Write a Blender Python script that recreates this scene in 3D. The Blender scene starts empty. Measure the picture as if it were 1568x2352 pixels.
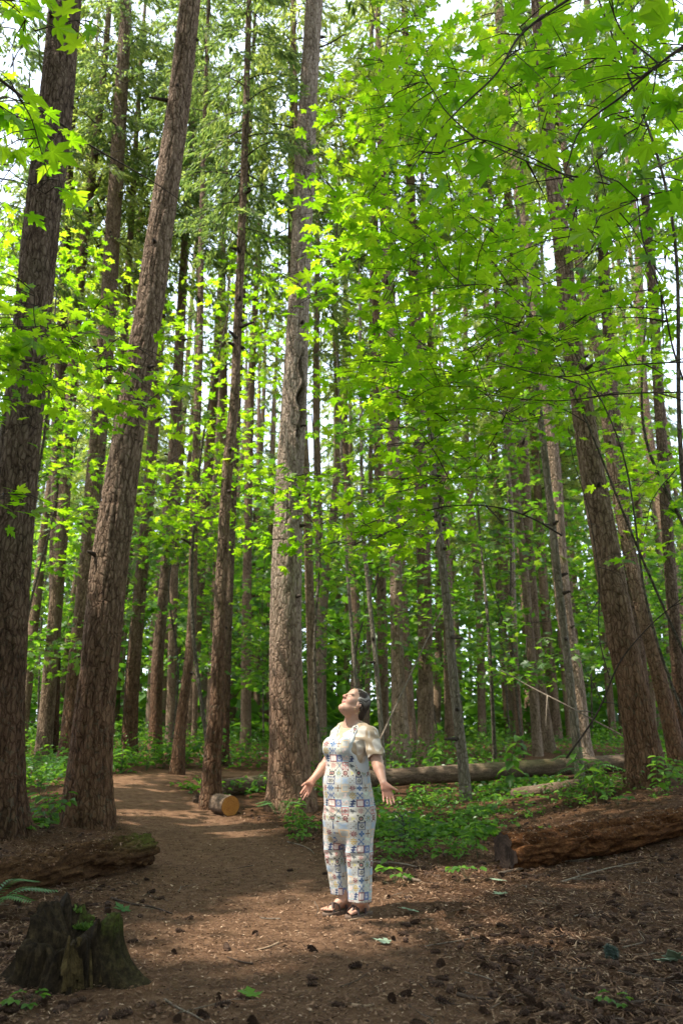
import bpy, math, random
import numpy as np
from mathutils import Matrix, Vector

# ------------------------------------------------------------------ camera, sky, sun, exposure
R = math.radians
scene = bpy.context.scene
COL = scene.collection
CAM_H, PITCH, FPX, CX, CY = 1.29, R(15.7), 1828.0, 784.0, 1176.0
cam_d = bpy.data.cameras.new("camera")
cam = bpy.data.objects.new("camera", cam_d)
COL.objects.link(cam)
cam.location = (0, 0, CAM_H)
cam.rotation_euler = (R(90) + PITCH, 0, 0)
cam_d.sensor_fit = 'HORIZONTAL'
cam_d.sensor_width = 24.0
cam_d.lens = 27.98
cam_d.clip_start, cam_d.clip_end = 0.05, 600
cam_d.dof.use_dof = True
cam_d.dof.focus_distance = 6.45
cam_d.dof.aperture_fstop = 2.2
scene.camera = cam

SUN_AZ = np.array([-0.67, -0.21, 1.30])
SUN = SUN_AZ / np.linalg.norm(SUN_AZ)
world = bpy.data.worlds.new("World")
scene.world = world
world.use_nodes = True
wn = world.node_tree.nodes
sky = wn.new("ShaderNodeTexSky")
sky.sky_type = 'NISHITA'
sky.sun_disc = False
sky.sun_elevation = math.asin(SUN[2])
sky.sun_rotation = math.atan2(SUN[0], SUN[1])
sky.air_density, sky.dust_density, sky.ozone_density = 1.0, 3.0, 0.6
wn["Background"].inputs[1].default_value = 0.15
veil = wn.new("ShaderNodeMix")      # thin bright cloud over the whole sky
veil.data_type = 'RGBA'
veil.inputs[0].default_value = 0.55
veil.inputs[7].default_value = (6.0, 6.7, 7.8, 1)
world.node_tree.links.new(sky.outputs[0], veil.inputs[6])
world.node_tree.links.new(veil.outputs[2], wn["Background"].inputs[0])
sun_d = bpy.data.lights.new("sun", 'SUN')
sun_d.energy = 3.1
sun_d.angle = R(0.55)
sun_d.color = (1.0, 0.94, 0.84)
sun = bpy.data.objects.new("sun", sun_d)
COL.objects.link(sun)
sun.rotation_euler = Vector(-SUN).to_track_quat('-Z', 'Y').to_euler()
scene.view_settings.view_transform = 'Standard'
scene.view_settings.look = 'None'
scene.view_settings.exposure = 1.68
scene.view_settings.gamma = 1.0
scene.view_settings.use_curve_mapping = False
cy = scene.cycles
cy.use_denoising = True
cy.max_bounces = 7
cy.diffuse_bounces = 5
cy.glossy_bounces = 2
cy.transmission_bounces = 3
cy.transparent_max_bounces = 4
cy.sample_clamp_indirect = 6.0

# ------------------------------------------------------------------ helpers
rng = np.random.default_rng(7)

def sstep(a, b, x):
    t = np.clip((np.asarray(x, float) - a) / (b - a), 0, 1)
    return t * t * (3 - 2 * t)

def _hash(ix, iy, iz):
    h = (ix * 374761393 + iy * 668265263 + iz * 2147483647 * 0 + iz * 1274126177) & 0x7fffffff
    h = ((h ^ (h >> 13)) * 1103515245) & 0x7fffffff
    h = (h ^ (h >> 16)) & 0xffff
    return h / 65535.0

def vnoise(p):
    p = np.asarray(p, float)
    i = np.floor(p).astype(np.int64)
    f = p - i
    f = f * f * (3 - 2 * f)
    out = 0
    for a in (0, 1):
        wa = f[..., 0] if a else 1 - f[..., 0]
        for b in (0, 1):
            wb = f[..., 1] if b else 1 - f[..., 1]
            for c in (0, 1):
                wc = f[..., 2] if c else 1 - f[..., 2]
                out = out + wa * wb * wc * _hash(i[..., 0] + a, i[..., 1] + b, i[..., 2] + c)
    return out

def fbm(p, n=4):
    s, a, t = 0, 0.5, 0
    p = np.asarray(p, float)
    for k in range(n):
        s = s + a * vnoise(p * (2 ** k) + 17.3 * k)
        t += a
        a *= 0.5
    return s / t

def gh(x, y):
    x = np.asarray(x, float); y = np.asarray(y, float)
    r = np.sqrt((np.maximum(y - 10.2, 0)) ** 2 + 0.3) - 0.55
    rise = 0.052 * np.maximum(r, 0)
    rise = 1.15 * np.tanh(rise / 1.15)
    right = 0.42 * sstep(1.6, 5.5, x) * sstep(6.8, 12.0, y) * (1 - 0.75 * sstep(13.0, 16.5, y))
    right2 = 0.10 * sstep(2.0, 6.0, x) * sstep(5.0, 7.0, y)
    left = 0.18 * sstep(-1.9, -4.5, x) * sstep(5.5, 8.0, y)
    z = rise + right + right2 + left
    q = np.stack([x * 0.55, y * 0.55, x * 0 + 3.0], -1)
    z = z + 0.07 * (fbm(q, 3) - 0.5) * sstep(1.5, 4, np.hypot(x, y - 6.5)) 
    return z

def ray(u, v):
    a = (u - CX) / FPX; b = (CY - v) / FPX
    c, s = math.cos(PITCH), math.sin(PITCH)
    return np.array([a, c - s * b, s + c * b])

def at(u, v, Y):
    d = ray(u, v)
    t = Y / d[1]
    return np.array([d[0] * t, Y, CAM_H + d[2] * t])

def depth_at(u, v, Y):
    return Y / ray(u, v)[1]

def ground(u, v):
    d = ray(u, v)
    t0 = 1.0
    for t in np.arange(2.0, 80.0, 0.02):
        p = d * t
        if CAM_H + p[2] < gh(p[0], p[1]):
            f = globals().get("gz")
            for _ in range(3 if f else 0):      # settle on the built sheet
                z = float(f(p[0], p[1])[0]); p = d * ((CAM_H - z) / -d[2]) if d[2] < -0.02 else p
            return np.array([p[0], p[1], float(f(p[0], p[1])[0]) if f else float(gh(p[0], p[1]))])
    return np.array([d[0] * 80, d[1] * 80, float(gh(d[0] * 80, d[1] * 80))])

def project(P):
    P = np.asarray(P, float)
    c, s = math.cos(PITCH), math.sin(PITCH)
    y = P[..., 1]; z = P[..., 2] - CAM_H
    dz = y * c + z * s
    up = -y * s + z * c
    dd = np.where(dz > 0.1, dz, 0.1)
    return CX + FPX * P[..., 0] / dd, CY - FPX * up / dd, dz

def norm(a):
    a = np.asarray(a, float)
    return a / np.maximum(np.linalg.norm(a, axis=-1, keepdims=True), 1e-9)

def tag(o, label=None, cat=None, group=None, kind=None):
    if label: o["label"] = label
    if cat: o["category"] = cat
    if group: o["group"] = group
    if kind: o["kind"] = kind
    return o

def empty(name, loc, label=None, cat=None, group=None):
    o = bpy.data.objects.new(name, None)
    o.empty_display_size = 0.2
    o.location = [float(c) for c in loc]
    COL.objects.link(o)
    return tag(o, label, cat, group)

def mesh_data(name, V, F, mat, smooth=True, cols=None):
    """F: an (M,3)/(M,4) array or a list of such arrays."""
    if not isinstance(F, (list, tuple)): F = [F]
    F = [np.asarray(f, np.int32) for f in F if len(f)]
    V = np.asarray(V, np.float32)
    me = bpy.data.meshes.new(name)
    loops = np.concatenate([f.ravel() for f in F])
    tot = np.concatenate([np.full(len(f), f.shape[1], np.int32) for f in F])
    start = np.concatenate([[0], np.cumsum(tot)[:-1]]).astype(np.int32)
    me.vertices.add(len(V)); me.vertices.foreach_set("co", V.ravel())
    me.loops.add(len(loops)); me.loops.foreach_set("vertex_index", loops)
    me.polygons.add(len(tot))
    me.polygons.foreach_set("loop_start", start)
    me.polygons.foreach_set("loop_total", tot)
    me.polygons.foreach_set("use_smooth", np.full(len(tot), smooth, bool))
    if cols is not None:
        for nm, c in cols.items():
            c = np.asarray(c, np.float32)
            if c.ndim == 1:
                a = me.attributes.new(nm, 'FLOAT', 'POINT'); a.data.foreach_set("value", c)
            else:
                if c.shape[1] == 3: c = np.concatenate([c, np.ones((len(c), 1), np.float32)], 1)
                a = me.attributes.new(nm, 'FLOAT_COLOR', 'POINT'); a.data.foreach_set("color", c.ravel())
    me.update(calc_edges=True)
    if mat: me.materials.append(mat)
    return me

def link(name, me, parent=None, loc=None):
    o = bpy.data.objects.new(name, me)
    COL.objects.link(o)
    if parent: o.parent = parent
    if loc is not None: o.location = [float(c) for c in loc]
    return o

def obj(name, V, F, mat, parent=None, smooth=True, cols=None, origin=None):
    """World-space vertices; the object's origin is its parent's location, or `origin`."""
    V = np.asarray(V, float)
    if parent is not None:
        V = V - np.array(parent.location)
        return link(name, mesh_data(name, V, F, mat, smooth, cols), parent)
    if origin is None:
        origin = np.array([V[:, 0].mean(), V[:, 1].mean(), V[:, 2].min()])
    return link(name, mesh_data(name, V - origin, F, mat, smooth, cols), None, origin)

def join(parts):
    Vs, Fs, n = [], {}, 0
    for V, F in parts:
        for f in (F if isinstance(F, (list, tuple)) else [F]):
            f = np.asarray(f)
            if len(f): Fs.setdefault(f.shape[1], []).append(f + n)
        Vs.append(V); n += len(V)
    return np.concatenate(Vs), [np.concatenate(f) for f in Fs.values()]

def frames(P):
    P = np.asarray(P, float)
    T = norm(np.gradient(P, axis=0))
    ref = np.array([0, 0, 1.0]) if abs(T[:, 2]).mean() < 0.8 else np.array([0, 1.0, 0])
    A = norm(np.cross(T, ref)); B = np.cross(A, T)
    return T, A, B

def tube(P, rad, n=8, caps=True, disp=None):
    """Tube along P; disp(theta array, s array) -> relative radial factor."""
    P = np.asarray(P, float); m = len(P)
    rad = np.broadcast_to(np.asarray(rad, float), (m,))
    T, A, B = frames(P)
    th = np.arange(n) * 2 * np.pi / n
    rr = np.repeat(rad[:, None], n, 1)
    if disp is not None: rr = rr + disp(th[None, :], np.arange(m)[:, None])
    V = P[:, None, :] + rr[..., None] * (np.cos(th)[None, :, None] * A[:, None, :] + np.sin(th)[None, :, None] * B[:, None, :])
    V = V.reshape(-1, 3)
    i = np.arange(m - 1)[:, None] * n; j = np.arange(n)[None, :]; j2 = (j + 1) % n
    F = np.stack([i + j, i + j2, i + n + j2, i + n + j], -1).reshape(-1, 4)
    Fs = [F]
    if caps:
        k = len(V); V = np.concatenate([V, P[:1], P[-1:]])
        a = np.arange(n); b = (a + 1) % n
        Fs.append(np.concatenate([np.stack([b, a, np.full(n, k)], -1), np.stack([(m - 1) * n + a, (m - 1) * n + b, np.full(n, k + 1)], -1)]))
    return V, Fs

def smooth_path(pts, n):
    pts = np.asarray(pts, float)
    d = np.concatenate([[0], np.cumsum(np.linalg.norm(np.diff(pts[:, :3], axis=0), axis=1))])
    s = np.linspace(0, d[-1], n)
    # catmull-rom style by cubic hermite
    m = np.gradient(pts, d, axis=0)
    out = np.empty((n, pts.shape[1]))
    k = np.clip(np.searchsorted(d, s, 'right') - 1, 0, len(d) - 2)
    h = d[k + 1] - d[k]; t = ((s - d[k]) / h)[:, None]; h = h[:, None]
    out = ((2 * t ** 3 - 3 * t ** 2 + 1) * pts[k] + (t ** 3 - 2 * t ** 2 + t) * h * m[k]
           + (-2 * t ** 3 + 3 * t ** 2) * pts[k + 1] + (t ** 3 - t ** 2) * h * m[k + 1])
    return out

def scatter(baseV, baseF, pos, mats, size):
    """Many transformed copies of a small mesh, as one vertex/face array."""
    M = len(pos); n = len(baseV)
    V = np.einsum('mij,nj->mni', mats * np.asarray(size).reshape(-1, 1, 1), baseV) + pos[:, None, :]
    Fs = []
    for f in (baseF if isinstance(baseF, (list, tuple)) else [baseF]):
        f = np.asarray(f)
        Fs.append((f[None] + (np.arange(M) * n)[:, None, None]).reshape(-1, f.shape[1]))
    return V.reshape(-1, 3), Fs

# ------------------------------------------------------------------ materials
class N:
    def __init__(self, name):
        self.m = bpy.data.materials.new(name); self.m.use_nodes = True
        self.t = self.m.node_tree; self.t.nodes.clear()
        self.out = self.n("ShaderNodeOutputMaterial")
    def n(self, typ, **kw):
        nd = self.t.nodes.new(typ)
        for k, v in kw.items():
            if isinstance(k, str) and k.startswith("i_"):
                key = k[2:]
                key = int(key) if key.isdigit() else key.replace("_", " ")
                self.set(nd.inputs[key], v)
            else: setattr(nd, k, v)
        return nd
    def set(self, sock, v):
        if hasattr(v, "is_output") or isinstance(v, bpy.types.NodeSocket): self.t.links.new(v, sock)
        elif isinstance(v, bpy.types.Node): self.t.links.new(v.outputs[0], sock)
        else:
            if sock.type == 'RGBA' and len(v) == 3: v = (*v, 1)
            sock.default_value = v
    def coords(self, scale=(1, 1, 1), kind="Object"):
        if kind == "World": src = self.n("ShaderNodeNewGeometry").outputs["Position"]
        else: src = self.n("ShaderNodeTexCoord").outputs[kind]
        mp = self.n("ShaderNodeMapping"); self.set(mp.inputs[0], src); mp.inputs["Scale"].default_value = scale
        return mp.outputs[0]
    def noise(self, co, scale, detail=4, rough=0.55, dist=0.0):
        nd = self.n("ShaderNodeTexNoise"); self.set(nd.inputs["Vector"], co)
        nd.inputs["Scale"].default_value = scale; nd.inputs["Detail"].default_value = detail
        nd.inputs["Roughness"].default_value = rough; nd.inputs["Distortion"].default_value = dist
        return nd.outputs["Fac"]
    def ramp(self, fac, stops):
        nd = self.n("ShaderNodeValToRGB"); self.set(nd.inputs[0], fac)
        el = nd.color_ramp.elements
        while len(el) < len(stops): el.new(0.5)
        for e, (p, c) in zip(el, stops):
            e.position = p; e.color = (*c, 1) if len(c) == 3 else c
        return nd.outputs[0]
    def rng(self, fac, a, b, c=0.0, d=1.0):
        nd = self.n("ShaderNodeMapRange"); self.set(nd.inputs[0], fac)
        for k, v in zip((1, 2, 3, 4), (a, b, c, d)): nd.inputs[k].default_value = v
        return nd.outputs[0]
    def math(self, op, a, b=0.0):
        nd = self.n("ShaderNodeMath", operation=op); self.set(nd.inputs[0], a); self.set(nd.inputs[1], b)
        return nd.outputs[0]
    def mix(self, fac, a, b, mode='MIX'):
        nd = self.n("ShaderNodeMix", data_type='RGBA', blend_type=mode)
        self.set(nd.inputs[0], fac); self.set(nd.inputs[6], a); self.set(nd.inputs[7], b)
        return nd.outputs[2]
    def attr(self, nm):
        nd = self.n("ShaderNodeAttribute", attribute_name=nm)
        return nd
    def rand(self):
        a = self.n("ShaderNodeObjectInfo").outputs["Random"]
        b = self.n("ShaderNodeNewGeometry").outputs["Random Per Island"]
        return self.math('FRACT', self.math('ADD', a, self.math('MULTIPLY', b, 7.13)))
    def bump(self, h, strength=0.5, dist=0.01):
        nd = self.n("ShaderNodeBump"); self.set(nd.inputs["Height"], h)
        nd.inputs["Strength"].default_value = strength; nd.inputs["Distance"].default_value = dist
        return nd.outputs[0]
    def pbr(self, col, rough=0.8, spec=0.3, normal=None, **kw):
        nd = self.n("ShaderNodeBsdfPrincipled")
        self.set(nd.inputs["Base Color"], col); self.set(nd.inputs["Roughness"], rough)
        nd.inputs["Specular IOR Level"].default_value = spec
        if normal is not None: self.set(nd.inputs["Normal"], normal)
        for k, v in kw.items(): self.set(nd.inputs[k.replace("_", " ")], v)
        self.t.links.new(nd.outputs[0], self.out.inputs[0])
        return self.m

def mat_bark(name, deep, mid, high, moss=(0.05, 0.06, 0.025), moss_amt=0.5, lichen=0.0, plate=20.0):
    s = N(name)
    obc = s.n("ShaderNodeTexCoord").outputs["Object"]
    wv = s.n("ShaderNodeTexNoise"); s.set(wv.inputs["Vector"], obc); wv.inputs["Scale"].default_value = 6.0; wv.inputs["Detail"].default_value = 3
    ad = s.n("ShaderNodeVectorMath", operation='MULTIPLY_ADD'); s.set(ad.inputs[0], wv.outputs["Color"]); ad.inputs[1].default_value = (0.10, 0.10, 0.16); s.set(ad.inputs[2], obc)
    mp = s.n("ShaderNodeMapping"); s.set(mp.inputs[0], ad.outputs[0]); mp.inputs["Scale"].default_value = (1, 1, 0.30)
    vo = s.n("ShaderNodeTexVoronoi", feature='DISTANCE_TO_EDGE'); s.set(vo.inputs["Vector"], mp.outputs[0]); vo.inputs["Scale"].default_value = plate
    crack = s.rng(vo.outputs["Distance"], 0.02, 0.20, 0.0, 1.0)
    n1 = s.noise(mp.outputs[0], 30, 5, 0.7)
    n2 = s.noise(s.coords((1, 1, 0.6)), 90, 4, 0.7)
    big = s.noise(s.coords((1, 1, 0.5)), 1.3, 3)
    ridge = s.attr("ridge").outputs["Fac"]
    low = s.attr("low").outputs["Fac"]
    f = s.math('ADD', s.math('MULTIPLY', ridge, 0.36), s.math('ADD', s.math('MULTIPLY', crack, 0.24), s.math('ADD', s.math('MULTIPLY', n1, 0.26), s.math('MULTIPLY', n2, 0.22))))
    col = s.ramp(f, [(0.28, deep), (0.58, mid), (0.92, high)])
    col = s.mix(s.rng(big, 0.52, 0.75, 0, moss_amt), col, s.mix(1.0, moss, s.ramp(f, [(0.3, (0.3, 0.3, 0.3)), (0.8, (1.4, 1.4, 1.4))]), 'MULTIPLY'))
    if lichen:
        col = s.mix(s.math('MULTIPLY', low, 0.85), col, s.mix(1.0, col, (0.60, 0.42, 0.31), 'MULTIPLY'))    # old bark near the foot: redder
        l = s.math('MULTIPLY', s.rng(s.noise(s.coords(), 12, 5, 0.7), 0.54, 0.64), low)
        col = s.mix(s.math('MULTIPLY', l, lichen * 0.5), col, (0.10, 0.11, 0.075))
    h = s.math('ADD', s.math('MULTIPLY', crack, 0.9), s.math('ADD', n1, s.math('MULTIPLY', n2, 0.4)))
    return s.pbr(col, 0.92, 0.15, s.bump(h, 1.0, 0.022))

def mat_leaf(name, c0, c1, t0, t1, trans=0.45, gloss=0.07, rough=0.38):
    s = N(name)
    r = s.rand()
    k = lambda c, q: tuple(a * b for a, b in zip(c, q))
    col = s.ramp(r, [(0.0, k(c0, (0.7, 0.75, 0.9))), (0.35, c0), (0.88, c1), (1.0, k(c1, (1.15, 1.03, 0.9)))])
    tc = s.ramp(r, [(0.0, k(t0, (0.62, 0.72, 0.9))), (0.35, t0), (0.88, t1), (1.0, k(t1, (1.06, 1.0, 0.9)))])
    d = s.n("ShaderNodeBsdfDiffuse", i_Color=col)
    t = s.n("ShaderNodeBsdfTranslucent", i_Color=tc)
    g = s.n("ShaderNodeBsdfGlossy", i_Color=(1, 1, 1), i_Roughness=rough)
    m1 = s.n("ShaderNodeMixShader"); m1.inputs[0].default_value = trans
    s.t.links.new(d.outputs[0], m1.inputs[1]); s.t.links.new(t.outputs[0], m1.inputs[2])
    m2 = s.n("ShaderNodeMixShader"); m2.inputs[0].default_value = gloss
    s.t.links.new(m1.outputs[0], m2.inputs[1]); s.t.links.new(g.outputs[0], m2.inputs[2])
    s.t.links.new(m2.outputs[0], s.out.inputs[0])
    return s.m

M = {}
M['fir_bark'] = mat_bark("fir_bark", (0.042, 0.025, 0.015), (0.175, 0.115, 0.074), (0.315, 0.225, 0.157), lichen=0.7, moss_amt=0.3)
M['dark_bark'] = mat_bark("dark_bark", (0.028, 0.017, 0.011), (0.115, 0.076, 0.050), (0.225, 0.162, 0.115), lichen=0.7, moss_amt=0.35)
M['pale_bark'] = mat_bark("pale_bark", (0.08, 0.055, 0.038), (0.30, 0.225, 0.165), (0.44, 0.36, 0.285), moss_amt=0.3, lichen=0.5)
M['tan_bark'] = mat_bark("tan_bark", (0.06, 0.04, 0.025), (0.24, 0.165, 0.11), (0.37, 0.275, 0.20), moss_amt=0.2)
M['slim_bark'] = mat_bark("slim_bark", (0.07, 0.058, 0.04), (0.18, 0.148, 0.105), (0.29, 0.25, 0.19), moss=(0.06, 0.07, 0.03), moss_amt=0.6)
M['far_bark'] = mat_bark("far_bark", (0.048, 0.030, 0.018), (0.175, 0.115, 0.070), (0.31, 0.222, 0.145), moss_amt=0.35)
s = N("bare_branch"); M['branch'] = s.pbr(s.ramp(s.noise(s.coords(), 25), [(0.3, (0.022, 0.016, 0.012)), (0.7, (0.075, 0.055, 0.04))]), 0.85, 0.2)
s = N("pale_branch"); M['palebranch'] = s.pbr(s.ramp(s.noise(s.coords(), 25), [(0.3, (0.10, 0.075, 0.055)), (0.7, (0.24, 0.19, 0.14))]), 0.85, 0.2)
M['maple'] = mat_leaf("maple_leaf", (0.055, 0.13, 0.006), (0.10, 0.18, 0.010), (0.34, 0.66, 0.008), (0.52, 0.78, 0.02), 0.58, 0.03, 0.4)
M['maple_dark'] = mat_leaf("maple_leaf_deep", (0.045, 0.11, 0.007), (0.070, 0.14, 0.009), (0.26, 0.58, 0.008), (0.40, 0.68, 0.014), 0.55, 0.03, 0.4)
M['maple_far'] = mat_leaf("distant_maple_leaf", (0.040, 0.105, 0.010), (0.085, 0.15, 0.016), (0.18, 0.44, 0.016), (0.36, 0.60, 0.03), 0.52, 0.04, 0.5)
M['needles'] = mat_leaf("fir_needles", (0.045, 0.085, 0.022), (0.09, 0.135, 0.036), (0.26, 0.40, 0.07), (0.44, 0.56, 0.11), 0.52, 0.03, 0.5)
M['needles_pale'] = mat_leaf("sunny_fir_needles", (0.10, 0.145, 0.03), (0.16, 0.20, 0.05), (0.52, 0.64, 0.09), (0.68, 0.76, 0.16), 0.55, 0.03, 0.5)  # paler copy of the fir needles, sunlit glow put into the colour
M['herb'] = mat_leaf("herb_leaf", (0.06, 0.14, 0.018), (0.10, 0.20, 0.03), (0.16, 0.38, 0.03), (0.26, 0.48, 0.04), 0.38, 0.025, 0.4)
M['shrub'] = mat_leaf("shrub_leaf", (0.04, 0.105, 0.016), (0.075, 0.16, 0.028), (0.16, 0.38, 0.02), (0.26, 0.50, 0.03), 0.42, 0.02, 0.4)
M['bluefir'] = mat_leaf("blue_green_needles", (0.055, 0.085, 0.065), (0.09, 0.125, 0.10), (0.06, 0.10, 0.06), (0.09, 0.14, 0.09), 0.2, 0.04, 0.5)
M['fern'] = mat_leaf("fern_leaf", (0.05, 0.14, 0.03), (0.07, 0.18, 0.04), (0.10, 0.28, 0.04), (0.12, 0.30, 0.05), 0.3, 0.06, 0.4)
M['fallen'] = mat_leaf("fallen_leaf_underside", (0.30, 0.37, 0.22), (0.40, 0.45, 0.29), (0.25, 0.32, 0.12), (0.3, 0.36, 0.15), 0.2, 0.05, 0.5)
M['brownleaf'] = mat_leaf("withered_sprig", (0.10, 0.05, 0.02), (0.19, 0.10, 0.045), (0.12, 0.06, 0.02), (0.2, 0.11, 0.05), 0.3, 0.02, 0.6)
M['moss'] = mat_leaf("moss_tuft", (0.05, 0.10, 0.01), (0.10, 0.17, 0.02), (0.08, 0.18, 0.01), (0.14, 0.26, 0.02), 0.3, 0.02, 0.6)
# ground
s = N("forest_floor")
w = s.coords(kind="World")
n0 = s.noise(w, 0.7, 4); n1 = s.noise(w, 9, 6, 0.65); n2 = s.noise(w, 70, 5, 0.7); n3 = s.noise(s.coords((1, 2.2, 1), "World"), 220, 3, 0.7)
f = s.math('ADD', s.math('MULTIPLY', n1, 0.4), s.math('ADD', s.math('MULTIPLY', n2, 0.35), s.math('MULTIPLY', n3, 0.25)))
duff = s.ramp(f, [(0.32, (0.024, 0.012, 0.006)), (0.48, (0.085, 0.041, 0.019)), (0.60, (0.165, 0.085, 0.043)), (0.72, (0.29, 0.165, 0.09))])
duff = s.mix(s.rng(n0, 0.45, 0.7, 0, 0.4), duff, s.mix(1.0, duff, (0.75, 0.72, 0.66), 'MULTIPLY'))
trod = s.ramp(f, [(0.33, (0.09, 0.046, 0.024)), (0.5, (0.195, 0.106, 0.058)), (0.68, (0.34, 0.205, 0.12))])
tr = s.math('MULTIPLY', s.attr("trod").outputs["Fac"], s.rng(n1, 0.3, 0.55, 0.6, 1.0))
M['ground'] = s.pbr(s.mix(tr, duff, trod), 0.95, 0.12, s.bump(s.math('ADD', s.math('MULTIPLY', n2, 1.0), s.math('MULTIPLY', n3, 0.7)), 1.0, 0.02))
s = N("needle_litter"); r = s.rand()
M['litter'] = s.pbr(s.ramp(r, [(0.0, (0.035, 0.019, 0.011)), (0.55, (0.13, 0.07, 0.04)), (0.9, (0.23, 0.135, 0.078)), (1.0, (0.42, 0.29, 0.19))]), 0.85, 0.2)
s = N("fir_cone"); r = s.rand()
cc = s.ramp(r, [(0, (0.022, 0.012, 0.008)), (1, (0.075, 0.041, 0.026))])
M['cone'] = s.pbr(s.mix(s.rng(s.attr("tip").outputs["Fac"], 0.2, 1.0, 0, 0.6), cc, (0.14, 0.085, 0.055)), 0.8, 0.2)
s = N("dry_twig"); r = s.n("ShaderNodeObjectInfo").outputs["Random"]
M['twig'] = s.pbr(s.mix(s.noise(s.coords(), 30), s.ramp(r, [(0, (0.05, 0.032, 0.022)), (0.6, (0.11, 0.075, 0.052)), (1, (0.26, 0.19, 0.135))]), (0.05, 0.035, 0.025)), 0.85, 0.2)
s = N("wood_chip"); r = s.n("ShaderNodeObjectInfo").outputs["Random"]
M['chip'] = s.pbr(s.ramp(r, [(0, (0.20, 0.13, 0.08)), (1, (0.42, 0.29, 0.18))]), 0.8, 0.2)
def mat_rot(name, a, b, c, moss=0.0):
    s = N(name)
    co = s.attr("axial").outputs["Vector"]
    mp = s.n("ShaderNodeMapping"); s.set(mp.inputs[0], co); mp.inputs["Scale"].default_value = (9.0, 26, 26)
    n1 = s.noise(mp.outputs[0], 1.0, 7, 0.7, 0.5); n2 = s.noise(s.coords(), 38, 5, 0.7)
    big = s.noise(s.coords(), 2.1, 3)
    f = s.math('ADD', s.math('MULTIPLY', n1, 0.65), s.math('MULTIPLY', n2, 0.35))
    col = s.ramp(f, [(0.34, a), (0.52, b), (0.70, c)])
    col = s.mix(s.rng(big, 0.45, 0.7, 0, 0.6), col, s.mix(1.0, col, (0.55, 0.5, 0.45), 'MULTIPLY'))
    if moss: col = s.mix(s.math('MULTIPLY', s.attr("moss").outputs["Fac"], s.rng(n2, 0.4, 0.6, 0.2, moss)), col, (0.075, 0.10, 0.012))
    return s.pbr(col, 0.93, 0.12, s.bump(f, 1.0, 0.035))
M['rotten'] = mat_rot("rotten_wood", (0.010, 0.0045, 0.0025), (0.11, 0.043, 0.015), (0.32, 0.15, 0.06), moss=0.8)
M['rotten_dull'] = mat_rot("dull_rotten_wood", (0.012, 0.006, 0.004), (0.085, 0.042, 0.018), (0.22, 0.12, 0.05), moss=0.9)
M['logbark'] = mat_rot("log_bark", (0.04, 0.027, 0.018), (0.135, 0.093, 0.062), (0.26, 0.19, 0.13), moss=0.5)
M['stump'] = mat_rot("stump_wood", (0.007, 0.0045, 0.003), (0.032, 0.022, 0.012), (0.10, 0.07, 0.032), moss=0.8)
def mat_face(name, a, b, c):
    s = N(name)
    co = s.attr("axial").outputs["Vector"]
    sep = s.n("ShaderNodeSeparateXYZ"); s.set(sep.inputs[0], co)
    r2 = s.math('SQRT', s.math('ADD', s.math('MULTIPLY', sep.outputs[1], sep.outputs[1]), s.math('MULTIPLY', sep.outputs[2], sep.outputs[2])))
    n1 = s.noise(s.coords(), 12, 4); n2 = s.noise(s.coords((1, 1, 1)), 60, 4, 0.7)
    ring = s.math('SINE', s.math('ADD', s.math('MULTIPLY', r2, 190.0), s.math('MULTIPLY', n1, 5.0)))
    f = s.math('ADD', s.math('MULTIPLY', ring, 0.035), s.math('ADD', s.math('MULTIPLY', n1, 0.5), s.math('MULTIPLY', n2, 0.5)))
    return s.pbr(s.ramp(f, [(0.3, a), (0.5, b), (0.72, c)]), 0.9, 0.15, s.bump(f, 0.6, 0.01))
M['darkface'] = mat_face("weathered_sawn_face", (0.010, 0.007, 0.005), (0.034, 0.022, 0.016), (0.085, 0.058, 0.043))
M['freshface'] = mat_face("fresh_sawn_face", (0.16, 0.062, 0.016), (0.36, 0.15, 0.034), (0.46, 0.22, 0.06))
# ------------------------------------------------------------------ ground and path
def path_centre(t):
    # trodden track: from under the camera, past the woman, bending off to the left between the trunks
    P = np.array([[-0.35, -3.0, 1.7], [-0.35, 2.0, 1.65], [-0.4, 5.0, 1.55], [-0.85, 8.0, 1.35], [-2.0, 11.5, 1.2], [-3.3, 14.3, 1.0], [-4.0, 16.2, 0.8],
                  [-3.7, 17.8, 0.65], [-2.4, 19.3, 0.6], [-0.6, 20.6, 0.6], [2.0, 22.0, 0.6]])
    return smooth_path(P, t)
PATH = path_centre(140)

def make_ground():
    def axis(c, near, far, n_near, n_far, stretch):
        a = np.linspace(-near, near, n_near)
        t = np.linspace(0, 1, n_far + 1)[1:]
        b = near + (far - near) * t ** stretch
        return c + np.concatenate([-b[::-1], a, b])
    xs = axis(0.0, 7.0, 260, 240, 46, 2.6)
    ys = axis(10.0, 9.0, 260, 300, 46, 2.6)
    X, Y = np.meshgrid(xs, ys)
    Z = gh(X, Y)
    q = np.stack([X * 5, Y * 5, X * 0], -1)
    near = sstep(26, 12, Y) * sstep(14, 7, abs(X))
    d = np.abs(np.hypot(X[..., None] - PATH[:, 0], Y[..., None] - PATH[:, 1]) / PATH[:, 2]).min(-1)
    off = sstep(0.5, 1.1, d)
    Z = Z + near * (0.015 + 0.035 * off) * (fbm(q, 3) - 0.5)
    Z = Z - 0.02 * near * (1 - off)
    V = np.stack([X, Y, Z], -1).reshape(-1, 3)
    ny, nx = X.shape
    i = np.arange(ny - 1)[:, None] * nx; j = np.arange(nx - 1)[None, :]
    F = np.stack([i + j, i + j + 1, i + nx + j + 1, i + nx + j], -1).reshape(-1, 4)
    g = obj("ground", V, F, M['ground'], cols={"trod": np.zeros(len(V))}, origin=np.zeros(3))
    tag(g, "brown forest floor strewn with needles and cones", "ground", kind="structure")
    return xs, ys, Z
GX, GY, GZ = make_ground()

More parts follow.
